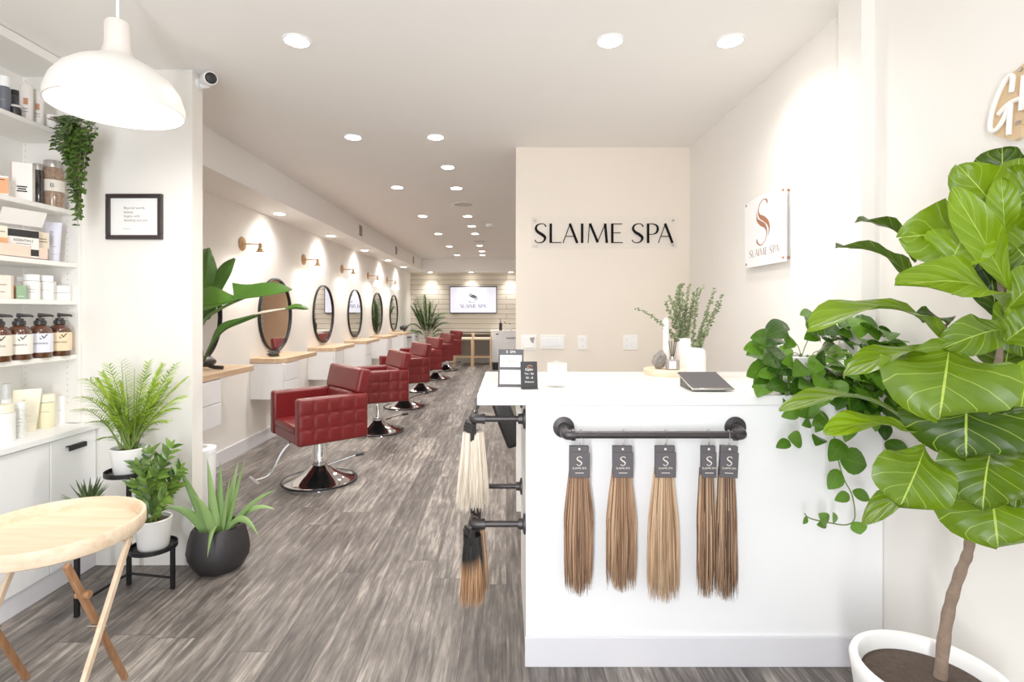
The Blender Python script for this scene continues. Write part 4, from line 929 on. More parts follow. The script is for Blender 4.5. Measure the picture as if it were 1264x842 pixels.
# shelf 2: jars and boxes
box_item('carton_box', 'pale pink tall carton left of the green box on the jar shelf', 5, SH[1], 18, 29, (240, 218, 204), dp=.05, draw=lambda t, w, h, d: front_print(t, w, h, d, [(.6, .5), (.3, .3)], INKB))
box_item('carton_box', 'narrow brown carton beside the green one on the jar shelf', 18, SH[1], 5, 17, (188, 138, 92), dp=.03, X=-2.42, draw=lambda t, w, h, d: front_print(t, w, h, d, [(.7, .5)]))
box_item('carton_box', 'small green carton on the shelf of white jars', 27, SH[1], 11, 17, (132, 166, 130), dp=.03, X=-2.375, draw=lambda t, w, h, d: front_print(t, w, h, d, [(.2, .6)], PAPER))
box_item('carton_box', 'short wide white carton rightmost on the shelf of jars', 76, SH[1], 21, 18, (240, 240, 238), dp=.055, draw=lambda t, w, h, d: front_print(t, w, h, d, [(.5, .97)], GREY))
def jar(name, lab, xc, z, wpx, hpx, body, lid, X=-2.40, lidh=.22, rl=.92, cat='jar', ink=None):
    x, y, _ = at_shelf(xc, z, X); r = m_(wpx, y)/2*.82; h = m_(hpx, y); t = thing(name, lab, cat, (x, y, z), .6)
    MB().lathe([(0, 0), (r*.95, 0), (r, .003), (r, h*(1-lidh)-.004), (r*.8, h*(1-lidh))], 30).build('body', body, t)
    MB().lathe([(r*rl, h*(1-lidh)), (r*rl, h-.002), (r*rl-.003, h), (0, h)], 30).build('lid', lid, t)
    if ink:
        q = MB()
        for k, (zz, s) in enumerate(ink): q.stroke([(-r*s, h*zz), (r*s, h*zz)], .0022, Vector((0, -r*1.02, 0)), XX, ZZ)
        q.build('print', GREY, t, smooth=False)
    return t
jar('cosmetic_bottle', 'slim white tube bottle behind the small green carton', 26, SH[1], 11, 28, CERAM, WHITE, X=-2.46, cat='bottle', ink=[(.5, .4)])
jar('cosmetic_jar', 'white lidded jar just right of the green carton', 39, SH[1], 20, 31, CERAM, WHITE, lidh=.25, ink=[(.4, .5), (.3, .4)])
jar('cosmetic_jar', 'white lidded jar beside the short wide white carton', 57, SH[1], 18, 30, CERAM, WHITE, lidh=.25, ink=[(.4, .5)])
box_item('carton_box', 'white carton standing between the two white lidded jars', 48.5, SH[1], 7, 24, (238, 238, 240), X=-2.43, dp=.04, draw=lambda t, w, h, d: front_print(t, w, h, d, [(.4, .5)], GREY))
box_item('carton_box', 'white carton behind the second lidded jar of the jar shelf', 65, SH[1], 7, 23, (236, 236, 238), X=-2.44, dp=.04, draw=lambda t, w, h, d: front_print(t, w, h, d, [(.4, .5)], GREY))
# shelf 3
t = thing('display_tray', 'long low pink carton tray under the boxed products', 'tray', (-2.385, 2.5, SH[2])); 
b = MB(); b.box(-.045, .03, -.25, .21, 0, .004).box(.026, .03, -.25, .21, 0, .06).box(-.045, -.041, -.25, .21, 0, .06).box(-.045, .03, .206, .21, 0, .06).box(-.045, .03, -.25, -.246, 0, .06); b.build('carton', mat('pink_carton', (242, 214, 196), .6, var=.02), t)
def kit(t, w, h, d):
    MB().box(-w*.98, w*.98, -d/2-.001, -d/2+.001, h*.72, h*.98).build('window', BLACKP, t); MB().box(-w*.75, w*.98, -d/2-.001, -d/2+.001, h*.06, h*.3).build('window', BLACKP, t)
    q = MB(); text(q, 'ESSENTIALS', Vector((w*.05, -d/2-.002, h*.56)), XX, ZZ, .016)
    for z in (.48, .4): q.stroke([(-w*.4, h*z), (w*.5, h*z)], .002, Vector((0, -d/2-.002, 0)), XX, ZZ)
    q.build('print', INK, t, smooth=False)
x, y, _ = at_shelf(23, SH[2])
t = box_item('carton_box', 'white and black windowed kit box with open flap standing in the pink tray', 24, SH[2]+.005, 42, 34, (238, 234, 228), X=-2.388, dp=.045, rz=1.25, draw=kit)
MB().box(-.092, .092, -.1, -.02, 0, .003, M=Matrix.Translation((0, 0, .139)) @ Matrix.Rotation(math.radians(-62), 4, 'X')).build('flap', mat('carton_238_234_228', (238, 234, 228)), t)
box_item('carton_box', 'beige printed carton behind the tube in the pink tray', 49, SH[2]+.005, 18, 33, (226, 212, 188), X=-2.39, dp=.045, rz=1.1, draw=lambda t, w, h, d: front_print(t, w, h, d, [(.75, .6), (.65, .7), (.3, .4), (.2, .4)], INKB))
box_item('carton_box', 'cream carton at the left picture edge in the pink tray', 0, SH[2]+.005, 12, 36, (236, 222, 200), X=-2.40, dp=.05, rz=1.1, draw=lambda t, w, h, d: front_print(t, w, h, d, [(.8, .5)], INKB, (222, 160, 110), (.2, .6)))
def tube_item(lab, xc, z, wpx, hpx, c, X, rz=.5, ink=INK):
    x, y, _ = at_shelf(xc, z, X); w = m_(wpx, y)*.5; h = m_(hpx, y); t = thing('cosmetic_tube', lab, 'tube', (x, y, z), rz)
    prof = []; n = 20; vs = []; fs = []
    for i in range(9):
        u = i/8; a = w*(.72+.28*u); bq = .020*(1-u)+.0015
        for k in range(n): th = 2*PI*k/n; vs.append((a*math.cos(th), bq*math.sin(th), h*.2+h*.8*u))
    fs = [(i*n+k, i*n+(k+1) % n, (i+1)*n+(k+1) % n, (i+1)*n+k) for i in range(8) for k in range(n)]+[tuple(8*n+k for k in range(n))]
    MB().add(vs, fs).build('body', mat('tube_'+'_'.join(map(str, c)), c, .4, var=.02), t)
    MB().lathe([(0, 0), (w*.66, 0), (w*.7, h*.19), (w*.6, h*.205)], 24, sy=.75).build('cap', mat('tube_'+'_'.join(map(str, c)), c), t)
    q = MB(); o_ = Vector((0, -.0165, h*.6)); text(q, 'reverie', o_, ZZ, -XX, .026); q.stroke([(-w*.4, -h*.22), (w*.4, -h*.22)], .002, o_-YY*.005, XX, ZZ); q.build('print', ink, t, smooth=False)
tube_item('pale lavender cosmetic tube standing on its cap right of the pink tray', 66, SH[2], 17, 49, (222, 224, 242), -2.40, .55, mat('grey_print', (150, 150, 165), .6))
# shelf 4
box_item('carton_box', 'red and white tall carton on the shelf of glass jars', 29, SH[3], 23, 46, (240, 236, 230), X=-2.39, dp=.055, draw=lambda t, w, h, d: (front_print(t, w, h, d, [(.36, .5), (.3, .4), (.24, .5)], INK), MB().box(-w-.001, -w+.001, -d/2, d/2, h*.52, h).build('red_side', mat('red_print', (212, 92, 84), .6), t)))
box_item('carton_box', 'orange and white carton at the left edge of the glass jar shelf', 5, SH[3], 13, 24, (240, 232, 222), X=-2.38, dp=.05, draw=lambda t, w, h, d: front_print(t, w, h, d, [(.8, .4)], INK, (226, 160, 112), (.1, .9)))
box_item('carton_box', 'small white carton between the orange and the red cartons', 14, SH[3], 8, 22, (236, 232, 226), X=-2.41, dp=.04, draw=lambda t, w, h, d: front_print(t, w, h, d, [(.6, .5)]))
def glassjar(lab, xc, wpx, hpx, c, X, sp):
    x, y, _ = at_shelf(xc, SH[3], X); r = m_(wpx, y)/2*.85; h = m_(hpx, y); t = thing('glass_jar', lab, 'jar', (x, y, SH[3]), .6)
    MB().lathe([(0, 0), (r, 0), (r*1.02, .006), (r*1.02, h*.8), (r*.8, h*.86)], 26).build('body', mat('filled_jar_'+sp, c, .15, var=.75, scale=70, coat=.5), t)
    MB().lathe([(r*.86, h*.85), (r*.9, h*.9), (r*.9, h*.985), (r*.84, h), (0, h)], 26).build('lid', mat('foil_lid', (178, 172, 168), .3, .5, var=.3, scale=60), t)
    MB().lathe([(r*1.03, h*.34), (r*1.03, h*.58)], 26).build('paper_label', mat('jar_label', (236, 228, 216), .7), t) if sp == 'cotton' else None
    q = MB(); q.stroke([(-.006, 0), (-.006, .02), (.004, .018), (.004, .012), (-.004, .010), (.006, .008), (.006, .002), (-.005, .0)], .0028, Vector((0, -r*1.06, h*.42)), XX, ZZ); q.build('print', INK, t, smooth=False)
glassjar('narrow dark glass jar beside the red and white carton', 47, 14, 52, (60, 54, 54), -2.43, 'dark')
glassjar('wide glass jar filled with brown packets under the hanging vine', 66, 25, 58, (150, 122, 100), -2.40, 'cotton')
# top shelf
jar('shampoo_bottle', 'dark grey bottle with white cap on the highest wall shelf', 5, SH[4], 15, 46, mat('slate_plastic', (92, 96, 106), .45), WHITE, lidh=.28, X=-2.40, cat='bottle', ink=[(.35, .4)])
jar('cosmetic_jar', 'small black bottle with grey cap on the highest wall shelf', 18, SH[4], 13, 38, mat('charcoal_plastic', (62, 60, 66), .4), BLACKP, lidh=.16, X=-2.44, cat='bottle', ink=[(.4, .5)])
jar('cosmetic_jar', 'low black jar with white band before the small black bottle', 19, SH[4], 14, 14, BLACKP, mat('grey_lid', (210, 206, 204), .4), lidh=.2, X=-2.38)
for xc, w_, hh, lab in ((32.5, 15, 50, 'left one of two white shampoo bottles on the highest wall shelf'), (47, 13, 48, 'right one of two white shampoo bottles on the highest wall shelf')):
    x, y, z = at_shelf(xc, SH[4], -2.40); r = m_(w_, y)/2*.9; h = m_(hh, y); t = thing('shampoo_bottle', lab, 'bottle', (x, y, z), .55, 'white shampoo bottles')
    MB().lathe([(0, 0), (r*.95, 0), (r, .004), (r, h*.8), (r*.92, h*.9), (r*.7, h*.96), (0, h)], 28, sy=.7).build('body', mat('pearl_plastic', (226, 220, 214), .35, var=.02), t)
    MB().box(-r*.3, r*.35, -r*.72, -r*.69, h*.42, h*.58).build('logo_patch', mat('orange_brown_print', (186, 124, 88), .6), t)
    q = MB(); text(q, 'hair', Vector((0, -r*.73, h*.3)), XX, ZZ, .014); q.stroke([(-r*.4, h*.25), (r*.4, h*.25)], .002, Vector((0, -r*.73, 0)), XX, ZZ); q.build('print', INK, t, smooth=False)
# cabinet top products
ZB = .786
PALE = mat('cream_plastic', (244, 238, 214), .45, var=.02); PALE2 = mat('pale_yellow_plastic', (240, 232, 196), .45, var=.02)
jar('cosmetic_jar', 'large white tub with cream lid at the left edge of the cabinet top', 3, ZB, 30, 46, CERAM, PALE, lidh=.2, X=-2.36)
tube_item('tall cream cosmetic tube on the cabinet top behind the clear tumbler', 32, ZB, 30, 52, (244, 238, 214), -2.45, .55, mat('gold_print', (206, 190, 140), .5))
jar('spray_bottle', 'clear patterned glass tumbler bottle in front of the cream tube', 24, ZB, 15, 44, mat('clear_frosted', (224, 224, 220), .12, var=.3, scale=80, coat=.5), WHITE, lidh=.16, X=-2.36, cat='bottle', ink=[(.55, .5), (.45, .5), (.35, .5)])
jar('cosmetic_jar', 'pale yellow square jar with gold-toned lid beside the cream tube', 56.5, ZB, 22, 41, PALE2, PALE, lidh=.22, X=-2.43, rl=1.0, ink=[(.5, .5)])
jar('spray_bottle', 'pale bottle with clear cap behind the clear tumbler at the left edge', 8, ZB, 12, 62, CERAM, mat('grey_clear_cap', (214, 214, 212), .2), X=-2.50, lidh=.3, cat='bottle')
box_item('carton_box', 'plain white carton rightmost on the cabinet top', 75, ZB, 18, 33, (248, 247, 246), X=-2.45, dp=.06, draw=lambda t, w, h, d: front_print(t, w, h, d, [(.5, .3)], BASEB))

# hanging vine
x, y, z = at_shelf(74, SH[4], -2.41)
t = thing('hanging_vine', 'trailing green vine in a pale pot hanging down the right end of the shelves', 'potted plant', (-2.415, 2.80, SH[4]))
MB().lathe([(0, 0), (.05, 0), (.054, .004), (.062, .085), (.056, .085), (.05, .075), (0, .072)], 30).build('pot', WHITEM, t)
fol, stm = MB(), MB(); O = Vector((-2.415, 2.80, SH[4]))
for k in range(46):
    px = R.gauss(91, 9); px = min(114, max(68, px)); bot = 282-abs(px-97)*5.2-R.random()*55; bot = max(185, bot)
    if k < 3: bot = 278-12*k; px = 96+2*k
    top = Vector((R.uniform(-.04, .04), R.uniform(-.04, .04), .08)); yy = R.uniform(2.62, 2.74)
    e = P(px, bot, yy)-O; s_ = P(px+R.uniform(-3, 3), 152+R.uniform(-6, 14), yy)-O
    pts = [Vector(q) for q in spline([tuple(top), tuple(s_), tuple((s_+e)/2+Vector((R.uniform(-.01, .01), 0, 0))), tuple(e)], 6)]
    stm.tube(pts, .0013, 4)
    for i, p in enumerate(pts[4:]):
        for s in (-1, 1):
            if R.random() < .2: continue
            dr = Vector((s*R.uniform(.4, 1), -R.uniform(.1, .7), -R.uniform(.0, .8))).normalized(); L = R.uniform(.022, .034)
            fol.leaf(p, p+dr*L, L*.72, Vector((R.uniform(-.4, .4), -1, .7)), shape='oval', n=4, na=2, bend=.1)
fol.build('foliage', G_VINE, t, attr=True); stm.build('vine', STEMB, t)

# framed quote
t = thing('picture_frame', 'black framed printed quote on the white wall left of the walkway', 'picture', (PX(167.5, 2.9), 2.9, PZ(268, 2.9)))
w, h = .154, .125; fw = .024
b = MB().box(-w, w, -.02, 0, h-fw, h).box(-w, w, -.02, 0, -h, -h+fw).box(-w, -w+fw, -.02, 0, -h+fw, h-fw).box(w-fw, w, -.02, 0, -h+fw, h-fw); b.build('frame', mat('dark_brown_frame', (44, 34, 36), .4, var=.1), t, bevel=.003)
p = MB().box(-w+fw, w-fw, -.010, -.006, -h+fw, h-fw).build('print', PAPER, t)
b = MB()
for k, s in enumerate(('Beyond words,', 'beauty', 'begins with', 'deciding you are')): text(b, s, Vector((-.058, -.0108, .042-.0225*k)), XX, ZZ, .0195, align='LEFT')
b.stroke([(-.062, -.066), (-.022, -.066)], .0015, Vector((0, -.0108, 0)), XX, ZZ)
b.build('lettering', INKB, p, smooth=False)

# ================================================================== plant stand and its plants
def disc_shelf(t, x, y, z, r, name):
    MB().lathe([(0, -.006), (r, -.006), (r, .016), (r-.004, .016), (r-.004, 0), (0, 0)], 40, M=Matrix.Translation((x, y, z))).build('shelf_disc', BLACK, t)
t = thing('plant_stand', 'black metal three-tier corner plant stand in front of the wall', 'plant stand', (0, 0, 0))
A, B_, C_ = (-1.682, 2.655), (-1.935, 2.70), (-1.965, 2.41)
D1, D2, D3 = (-1.785, 2.665, .205), (-1.905, 2.66, .585), (-1.985, 2.50, .40)
for (x, y), top in ((A, .205), (B_, .585), (C_, .40)): MB().box(x-.009, x+.009, y-.009, y+.009, 0, top).build('leg', BLACK, t, bevel=.001)
for (x, y, z) in (D1, D2, D3): disc_shelf(t, x, y, z, .106, '')
def bar(p, q, r=.007): MB().tube([p, q], r, 4).build('stretcher', BLACK, t, smooth=False)
for z in (.055,): bar((*A, z), (*B_, z)); bar((*B_, z), (*C_, z))
bar((*B_, .198), (*A, .198)); bar((*B_, .392), (*C_, .392))

t = thing('potted_palm', 'bright green feathery parlour palm in a white pot on the top tier of the stand', 'potted plant', (D2[0], D2[1], D2[2]+.001))
pot_simple(t, .066, .082, .128)
fol, stm = MB(), MB(); O = t.location.copy()
for px, py, rise in ((150, 447, .02), (166, 455, .02), (182, 450, .03), (200, 452, .04), (215, 452, .05), (228, 468, .07), (222, 490, .08), (212, 505, .1), (205, 520, .08), (135, 452, .02), (127, 462, .05), (112, 470, .06), (70, 468, .12), (102, 490, .1), (98, 505, .1), (118, 520, .08), (150, 475, .03), (170, 480, .04), (190, 475, .05), (140, 485, .05), (160, 500, .05), (185, 510, .06), (128, 500, .07), (205, 480, .05), (175, 465, .03), (155, 462, .02), (195, 498, .06), (145, 515, .05), (115, 482, .06), (168, 515, .03), (132, 540, .05), (176, 520, .04), (140, 470, .04), (158, 486, .03), (178, 495, .04), (196, 488, .05), (150, 528, .03), (210, 470, .05), (122, 470, .05), (165, 540, .03), (183, 530, .04), (146, 498, .03)):
    e = P(px, py, 2.66+R.uniform(-.13, .12))-O
    if e.x+O.x < -2.20 : e.x = -2.20-O.x
    if e.y+O.y > 2.86: e.y = 2.86-O.y
    frond(fol, stm, (R.uniform(-.03, .03), R.uniform(-.03, .03), .12), e, rise, 17, .078, .0098, droop=.25, start=.34)
fol.build('foliage', G_PALM, t, attr=True); stm.build('stem', STEMG, t)

t = thing('zz_plant', 'glossy dark green ZZ plant in a white pot on the low tier of the stand', 'potted plant', (D1[0], D1[1], D1[2]+.001))
pot_simple(t, .068, .083, .15)
fol, stm = MB(), MB(); O = t.location.copy()
for px, py, dy in ((212, 553, -.02), (185, 560, 0), (200, 568, .03), (172, 575, -.03), (222, 580, 0), (168, 598, -.05), (215, 600, .03), (195, 585, -.08), (180, 590, -.08), (205, 612, -.09)):
    e = P(px, py, 2.655+dy*1.5)-O; b0 = Vector((R.uniform(-.025, .025), R.uniform(-.025, .025), .13)); mid = Vector((e.x*.35, e.y*.4, .13+(e.z-.13)*.62))
    pts = [Vector(q) for q in bez(tuple(b0), tuple(mid), tuple(e), 10)]; stm.tube(pts, [.0055-.0004*i for i in range(11)], 6)
    n = 9
    for i in range(2, 11):
        tt = (pts[min(10, i+1)]-pts[i-1]).normalized(); sd = tt.cross(Vector((0, -1, .3))).normalized()
        for s in (-1, 1):
            dr = (sd*s*.8+tt*.65+Vector((0, R.uniform(-.4, .3), .1))).normalized(); L = .07*R.uniform(.8, 1.1)
            if O.y+pts[i].y+dr.y*L > 2.88: dr.y = 0
            fol.leaf(pts[i], pts[i]+dr*L, .025, Vector((R.uniform(-.3, .3), -1, .8)), shape='lance', n=5, na=4, bend=.06, fold=.25)
    fol.leaf(pts[-1], pts[-1]+(pts[-1]-pts[-3]).normalized()*.05, .024, Vector((0, -1, .6)), shape='oval', n=5, na=4)
fol.build('foliage', G_ZZ, t, attr=True); stm.build('stem', STEMG, t)

t = thing('potted_succulent', 'small spiky dark green succulent on the middle tier behind the tray table', 'potted plant', (D3[0], D3[1], D3[2]+.001))
pot_simple(t, .05, .062, .085)
fol = MB()
for k in range(40):
    a = R.uniform(0, 6.28); el = R.uniform(.35, 1.3); L = R.uniform(.07, .125); dr = Vector((math.cos(a)*math.cos(el), math.sin(a)*math.cos(el), math.sin(el)))
    pts = [Vector((0, 0, .075))+dr*(L*u)+ZZ*(.02*u*u) for u in (0, .25, .5, .75, 1)]; fol.tube(pts, [.008, .0085, .007, .0045, .0008], 6, flat=.5, up=ZZ, av=R.random())
fol.build('foliage', G_DARK, t, attr=True)

# aloe
ax, ay = -1.565, 2.87
t = thing('aloe_plant', 'spiky aloe in a faceted black pot on the floor beside the wall corner', 'potted plant', (ax, ay, 0))
b = MB(); prof = [(.10, 0), (.12, .012), (.152, .07), (.158, .11), (.15, .17), (.136, .222), (.124, .24), (.115, .238), (.11, .20)]
b.lathe(prof, 9, cap=(True, False), M=Matrix.Rotation(.2, 4, 'Z')); b.build('pot', BPOT, t, smooth=True, bevel=.012, bseg=3)
MB().lathe([(0, .212), (.118, .205)], 24).build('soil', SOIL, t)
fol = MB(); O = Vector((ax, ay, 0))
for tx, ty, dy, wid, rise in ((202, 628, -.12, .021, .10), (220, 576, -.06, .021, .02), (227, 594, .0, .02, .02), (256, 567, -.04, .02, .0), (257, 587, .03, .02, 0), (272, 570, .02, .019, 0), (294, 570, .04, .021, .02), (303, 565, -.04, .019, .0), (340, 605, -.06, .022, .07), (339, 629, .0, .019, .12), (319, 662, -.14, .019, .17), (256, 688, -.24, .021, .16), (240, 612, -.1, .018, .06), (284, 590, -.08, .018, .02)):
    e = P(tx, ty, ay+dy-.02)-O; b0 = Vector((max(-.05, min(.05, e.x*.25)), e.y*.2, .2)); mid = (b0+e)/2+ZZ*rise
    pts = [Vector(q) for q in bez(tuple(b0), tuple(mid), tuple(e), 12)]
    fol.tube(pts, [wid*1.22*(1.05-.2*(i/12))*(1-(i/12)**2.2)+.0008 for i in range(13)], 8, flat=.42, up=Vector((e.x*-.3, -.3, .6)), av=R.random())
fol.build('foliage', G_ALOE, t, attr=True)

# ================================================================== tray table
tc = Vector((-1.655, 1.93, 0)); rt = .278
t = thing('tray_table', 'round pale bamboo tray table with crossed folding legs in the left foreground', 'table', tuple(tc))
MB().lathe([(0, .565), (rt-.018, .565), (rt-.004, .572), (rt, .585), (rt, .622), (rt-.003, .626), (rt-.011, .626), (rt-.014, .622), (rt-.02, .585), (rt-.03, .580), (0, .579)], 72).build('tray', BAMBOO, t)
for xs, o1, o2 in ((.205, 0, .045), (-.17, 0, .03)):
    for y0, y1, ml, dx in ((-.195, .075, BAMLEG, o1), (.035, -.270, BAMLEGL, o2)):
        a = Vector((xs+dx, y0, .562)); c = Vector((xs+dx, y1, 0)); d = (c-a)
        L = d.length; q = d.to_track_quat('Z', 'X').to_matrix().to_4x4()
        o = MB().box(-.011, .011, -.008, .008, 0, L, M=Matrix.Translation(a) @ q).build('leg', ml, t, bevel=.003)
        if ml is BAMLEGL: o['label'] = 'lighter bamboo leg'
    MB().tube([(xs-.012, -.092, .30), (xs+.06, -.092, .30)], .004, 10).build('pivot_bolt', STEEL, t)
MB().tube([(-.15, .03, .553), (.255, .03, .553)], .009, 10).build('crossbar', BAMLEG, t)
for xs in (.215, -.17): MB().tube([(xs-.03, -.128, .43), (xs+.016, -.128, .43)], .013, 12).build('peg', BAMLEG, t)

# ================================================================== fiddle leaf fig
fx, fy = 1.185, 1.475
t = thing('fiddle_leaf_fig', 'tall fiddle leaf fig with big veined leaves in a white pot at the right front', 'potted plant', (fx, fy, 0))
MB().lathe([(0, 0), (.135, 0), (.142, .006), (.186, .36), (.19, .385), (.186, .395), (.168, .395), (.163, .385), (.158, .34), (0, .33)], 56).build('pot', CERAM, t)
MB().lathe([(0, .365), (.08, .362), (.165, .352)], 40).build('soil', SOIL, t)
O = Vector((fx, fy, 0)); fol, stm = MB(), MB()
trunk = [(1160, 845), (1164, 800), (1170, 760), (1176, 735), (1186, 705), (1194, 685), (1197, 665), (1195, 620), (1200, 570), (1213, 520), (1228, 470), (1236, 420), (1238, 370), (1228, 320), (1212, 285)]
q = [tuple(P(x, y, 1.49)-O) for x, y in trunk]; q[0] = (q[0][0], q[0][1], .33)
tr = spline(q, 4); stm.tube(tr, [.0165-.0105*i/len(tr)+.0012*math.sin(i*1.7) for i in range(len(tr))], 12)
for br in (((1200, 560), (1178, 500), (1168, 440), (1166, 400)), ((1238, 400), (1244, 370), (1250, 300), (1262, 240))):
    stm.tube([Vector(v) for v in spline([tuple(P(x, y, 1.5)-O) for x, y in br], 4)], .0055, 8)
stm.build('trunk', BARK, t)
def FL(bx_, by_, tx, ty, w, up=.2, rnd=.6, Yb=1.5, Yt=1.42, bend=.10, wave=.22, fold=.3, side=0, curl=.06):
    p0, p1 = P(bx_, by_, Yb), P(tx, ty, Yt); mid = (p0+p1)/2
    nr = (Vector((0, 0, CH))-mid).normalized()*(1-up)+ZZ*up+XX*side
    for p in (p0, p1): p.x = min(p.x, 1.46)
    nr = nr+Vector((R.uniform(-.18, .18), 0, R.uniform(-.15, .15)))
    fol.leaf(p0-O, p1-O, w/F*(Yb+Yt)/2, nr, bend=bend+R.uniform(-.05, .07), fold=fold, wave=wave, shape='fiddle', n=14, na=8, rnd=rnd*.86, curl=curl)
FIG = [ # base, tip, width px, up-mix, tone
 (1130, 348, 1034, 299, 44, .86, .25, 1.55, 1.5), (1132, 322, 1060, 268, 44, .82, .2, 1.56, 1.55), (1208, 284, 1120, 292, 86, .12, .72, 1.55, 1.48),
 (1166, 342, 1196, 280, 74, .05, .98, 1.48, 1.45), (1243, 390, 1112, 345, 72, .45, .8, 1.46, 1.38), (1168, 416, 1002, 392, 62, .72, .72, 1.47, 1.38),
 (1228, 312, 1176, 362, 52, .1, .05, 1.6, 1.58), (1236, 270, 1186, 206, 62, .1, .75, 1.52, 1.47), (1252, 292, 1258, 196, 72, .05, .7, 1.5, 1.45),
 (1240, 296, 1236, 220, 34, .0, .82, 1.46, 1.42), (1246, 358, 1178, 234, 44, .1, .85, 1.45, 1.38), (1262, 240, 1276, 182, 60, .2, .2, 1.55, 1.55),
 (1258, 330, 1275, 268, 50, .1, .6, 1.5, 1.47), (1242, 392, 1222, 330, 46, .1, .1, 1.57, 1.55), (1245, 380, 1300, 330, 50, .2, .7, 1.46, 1.42),
 (1238, 408, 1166, 428, 52, .3, .45, 1.45, 1.4), (1172, 428, 1160, 513, 142, .18, .55, 1.42, 1.30), (1170, 436, 1044, 456, 44, .7, .6, 1.45, 1.40),
 (1130, 532, 966, 494, 40, .84, .55, 1.5, 1.42), (1134, 540, 1022, 526, 42, .55, .95, 1.47, 1.38), (1196, 478, 1192, 563, 136, .14, .22, 1.46, 1.38),
 (1142, 552, 1112, 625, 92, .2, .55, 1.46, 1.38), (1172, 622, 1066, 640, 36, .84, .5, 1.48, 1.40), (1226, 548, 1212, 628, 100, .2, .42, 1.44, 1.34),
 (1222, 596, 1232, 674, 128, .32, .6, 1.46, 1.36), (1270, 446, 1254, 540, 68, .08, .85, 1.40, 1.32), (1276, 530, 1252, 624, 74, .15, .3, 1.43, 1.36),
 (1168, 400, 1140, 396, 40, .5, .12, 1.55, 1.5), (1238, 424, 1310, 384, 84, .15, .65, 1.48, 1.42), (1240, 470, 1262, 410, 64, .1, .3, 1.55, 1.52),
 (1226, 500, 1268, 470, 70, .2, .2, 1.55, 1.5), (1240, 540, 1275, 590, 80, .2, .3, 1.5, 1.44), (1245, 350, 1262, 440, 52, .1, .4, 1.52, 1.46),
 (1186, 480, 1230, 520, 80, .2, .15, 1.55, 1.52), (1205, 450, 1176, 480, 60, .3, .2, 1.55, 1.5), (1250, 300, 1290, 330, 60, .2, .4, 1.5, 1.46), (1215, 300, 1224, 268, 34, .2, .15, 1.55, 1.55),
 (1250, 250, 1290, 215, 70, .15, .6, 1.46, 1.42)]
for a in FIG: FL(*a)
for v in fol.v: v.x = min(v.x, 1.475-fx)
fol.build('foliage', G_FIG, t, attr=True, auto=False)

# ================================================================== pothos on the counter
pxx, pyy = 1.335, 2.36
t = thing('pothos_plant', 'bushy trailing pothos in a white pot at the right end of the counter', 'potted plant', (pxx, pyy, ZC))
pot_simple(t, .07, .09, .13)
fol, stm = MB(), MB(); O = Vector((pxx, pyy, ZC)); rp = random.Random(9)
def pleaf(p, L, rnd=None):
    p = Vector(p); out = (p-P(1026, 450, 2.3))*.9; dr = Vector((out.x+rp.uniform(-.12, .12), -.12+rp.uniform(-.12, .06), -.06+rp.uniform(-.14, .08)+out.z*.3)).normalized()
    q = p+dr*L; q.x = min(q.x, 1.42 if q.y > 2.1 else 1.47); q.y = min(q.y, 2.85); p.x = min(p.x, 1.42)
    if q.z < ZC+.01 and q.y > 2.03: q.y = 2.02
    fol.leaf(p-O, q-O, L*.66, Vector((rp.uniform(-.5, .4), -1, rp.uniform(.0, 1.1))), shape='heart', n=12, na=6, bend=rp.uniform(.04, .14), fold=.1, wave=.03, rnd=rp.random()*.8 if rnd is None else rnd)
cnt = 0
while cnt < 150:
    a, r = rp.uniform(0, 6.28), math.sqrt(rp.random()); px, py = 1026+84*r*math.cos(a), 447+62*r*math.sin(a)
    if py > 478 and px < 995: continue
    if py < 400 and px < 975: continue
    Y = rp.uniform(2.06, 2.45) if py < 478 else rp.uniform(1.96, 2.04)
    Y = min(Y, 1.40*F/(px-VX)) if px > 1050 else Y
    p = P(px, py, Y); cnt += 1; pleaf(p, rp.uniform(.085, .135))
    if cnt % 14 == 0:
        e = p-O; stm.tube([Vector(v) for v in bez((rp.uniform(-.03, .03), rp.uniform(-.03, .03), .11), (e.x*.4, e.y*.5, max(.2, e.z+.06)), tuple(e), 8)], .0022, 5)
for px, py in ((985, 505), (1000, 520), (1012, 540), (1022, 520), (1040, 545), (1056, 515), (975, 545), (1088, 520), (1100, 545), (1070, 500), (1110, 500), (1095, 490)):
    pleaf(P(px, py, rp.uniform(1.93, 2.0)), rp.uniform(.06, .11))
vine = [(1012, 478, 2.03), (1008, 500, 2.0), (1027, 530, 1.97), (1033, 560, 1.97), (1041, 590, 1.97), (1052, 612, 1.96), (1055, 640, 1.96), (1044, 648, 1.95), (1022, 645, 1.94), (1000, 640, 1.94), (993, 634, 1.94)]
stm.tube([Vector(v) for v in spline([tuple(P(*v)-O) for v in vine], 4)], .0026, 6)
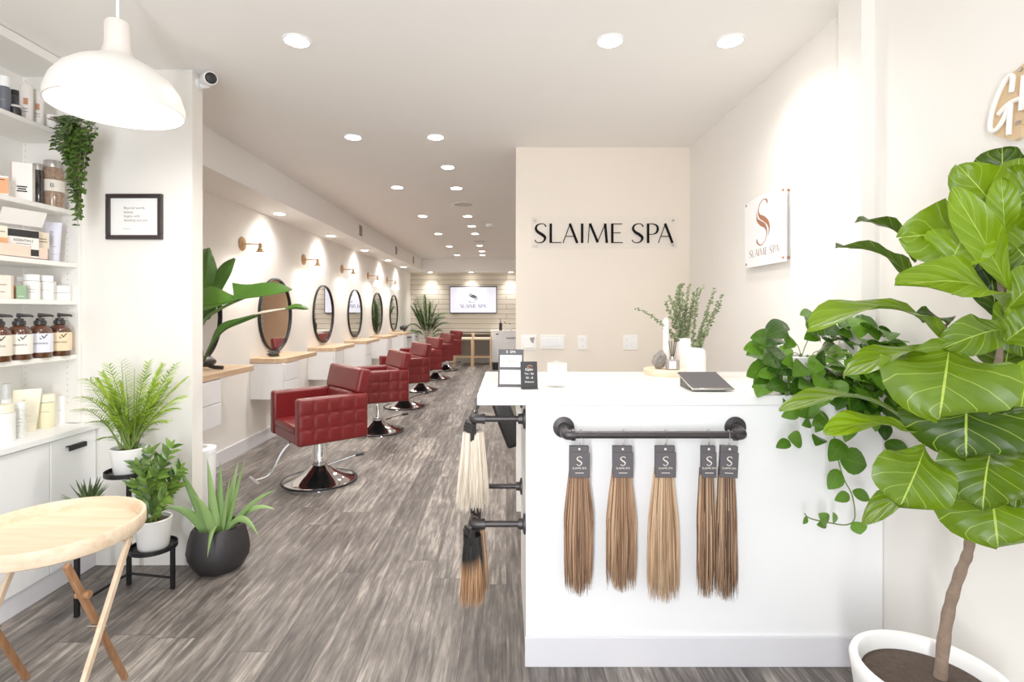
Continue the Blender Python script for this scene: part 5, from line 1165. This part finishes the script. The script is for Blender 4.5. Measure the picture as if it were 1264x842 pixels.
for px, py, tx, ty, w, r_ in ((1036, 565, 1070, 575, 34, .3), (1036, 580, 1022, 604, 22, .5), (1048, 610, 1030, 618, 14, .6), (1052, 606, 1074, 618, 16, .5), (1055, 644, 1062, 660, 24, .9), (1022, 645, 1010, 634, 16, .6), (1020, 647, 1008, 648, 10, .5), (1030, 646, 1028, 632, 9, .7), (996, 638, 991, 647, 7, .6), (1006, 515, 1000, 500, 16, .5), (990, 545, 972, 540, 22, .6)):
    fol.leaf(P(px, py, 1.955)-O, P(tx, ty, 1.935)-O, w/F*1.95, Vector((rp.uniform(-.3, .3), -1, .4)), shape='oval', n=8, na=4, bend=.08, fold=.15, rnd=r_)
for v in fol.v: v.x = min(v.x, 1.425-pxx if v.y+pyy > 2.1 else 1.48-pxx)
fol.build('foliage', G_POTHOS, t, attr=True, auto=False); stm.build('vine', STEMG, t)

# ================================================================== LIGHT, WORLD, CAMERA
w_ = bpy.data.worlds.new('daylight'); bpy.context.scene.world = w_; w_.use_nodes = True
w_.node_tree.nodes['Background'].inputs[0].default_value = (.93, .96, 1, 1); w_.node_tree.nodes['Background'].inputs[1].default_value = 1.0
lamp('storefront_daylight', 'AREA', (-.5, -1.15, 1.5), 66, (.95, .975, 1), rot=(math.radians(90), 0, 0), shape='RECTANGLE', size=4.0, size_y=2.4)
cam = bpy.data.cameras.new('camera'); co = bpy.data.objects.new('camera', cam); col.objects.link(co)
cam.sensor_fit = 'HORIZONTAL'; cam.sensor_width = 36; cam.lens = F/1264*36; cam.shift_x = (632-VX)/1264; cam.shift_y = -(421-VY)/1264; cam.clip_start = .02
co.location = (0, 0, CH); co.rotation_euler = (math.radians(90), 0, 0)
sc = bpy.context.scene; sc.camera = co
sc.view_settings.view_transform = 'Standard'; sc.view_settings.look = 'None'; sc.view_settings.exposure = 0.36; sc.view_settings.gamma = 1.16
sc.cycles.use_denoising = True; sc.cycles.denoising_input_passes = 'RGB_ALBEDO_NORMAL'; sc.cycles.max_bounces = 8; sc.cycles.diffuse_bounces = 5; sc.cycles.glossy_bounces = 4; sc.cycles.transparent_max_bounces = 8
sc.cycles.sample_clamp_indirect = 6.0; sc.cycles.caustics_reflective = False; sc.cycles.caustics_refractive = False
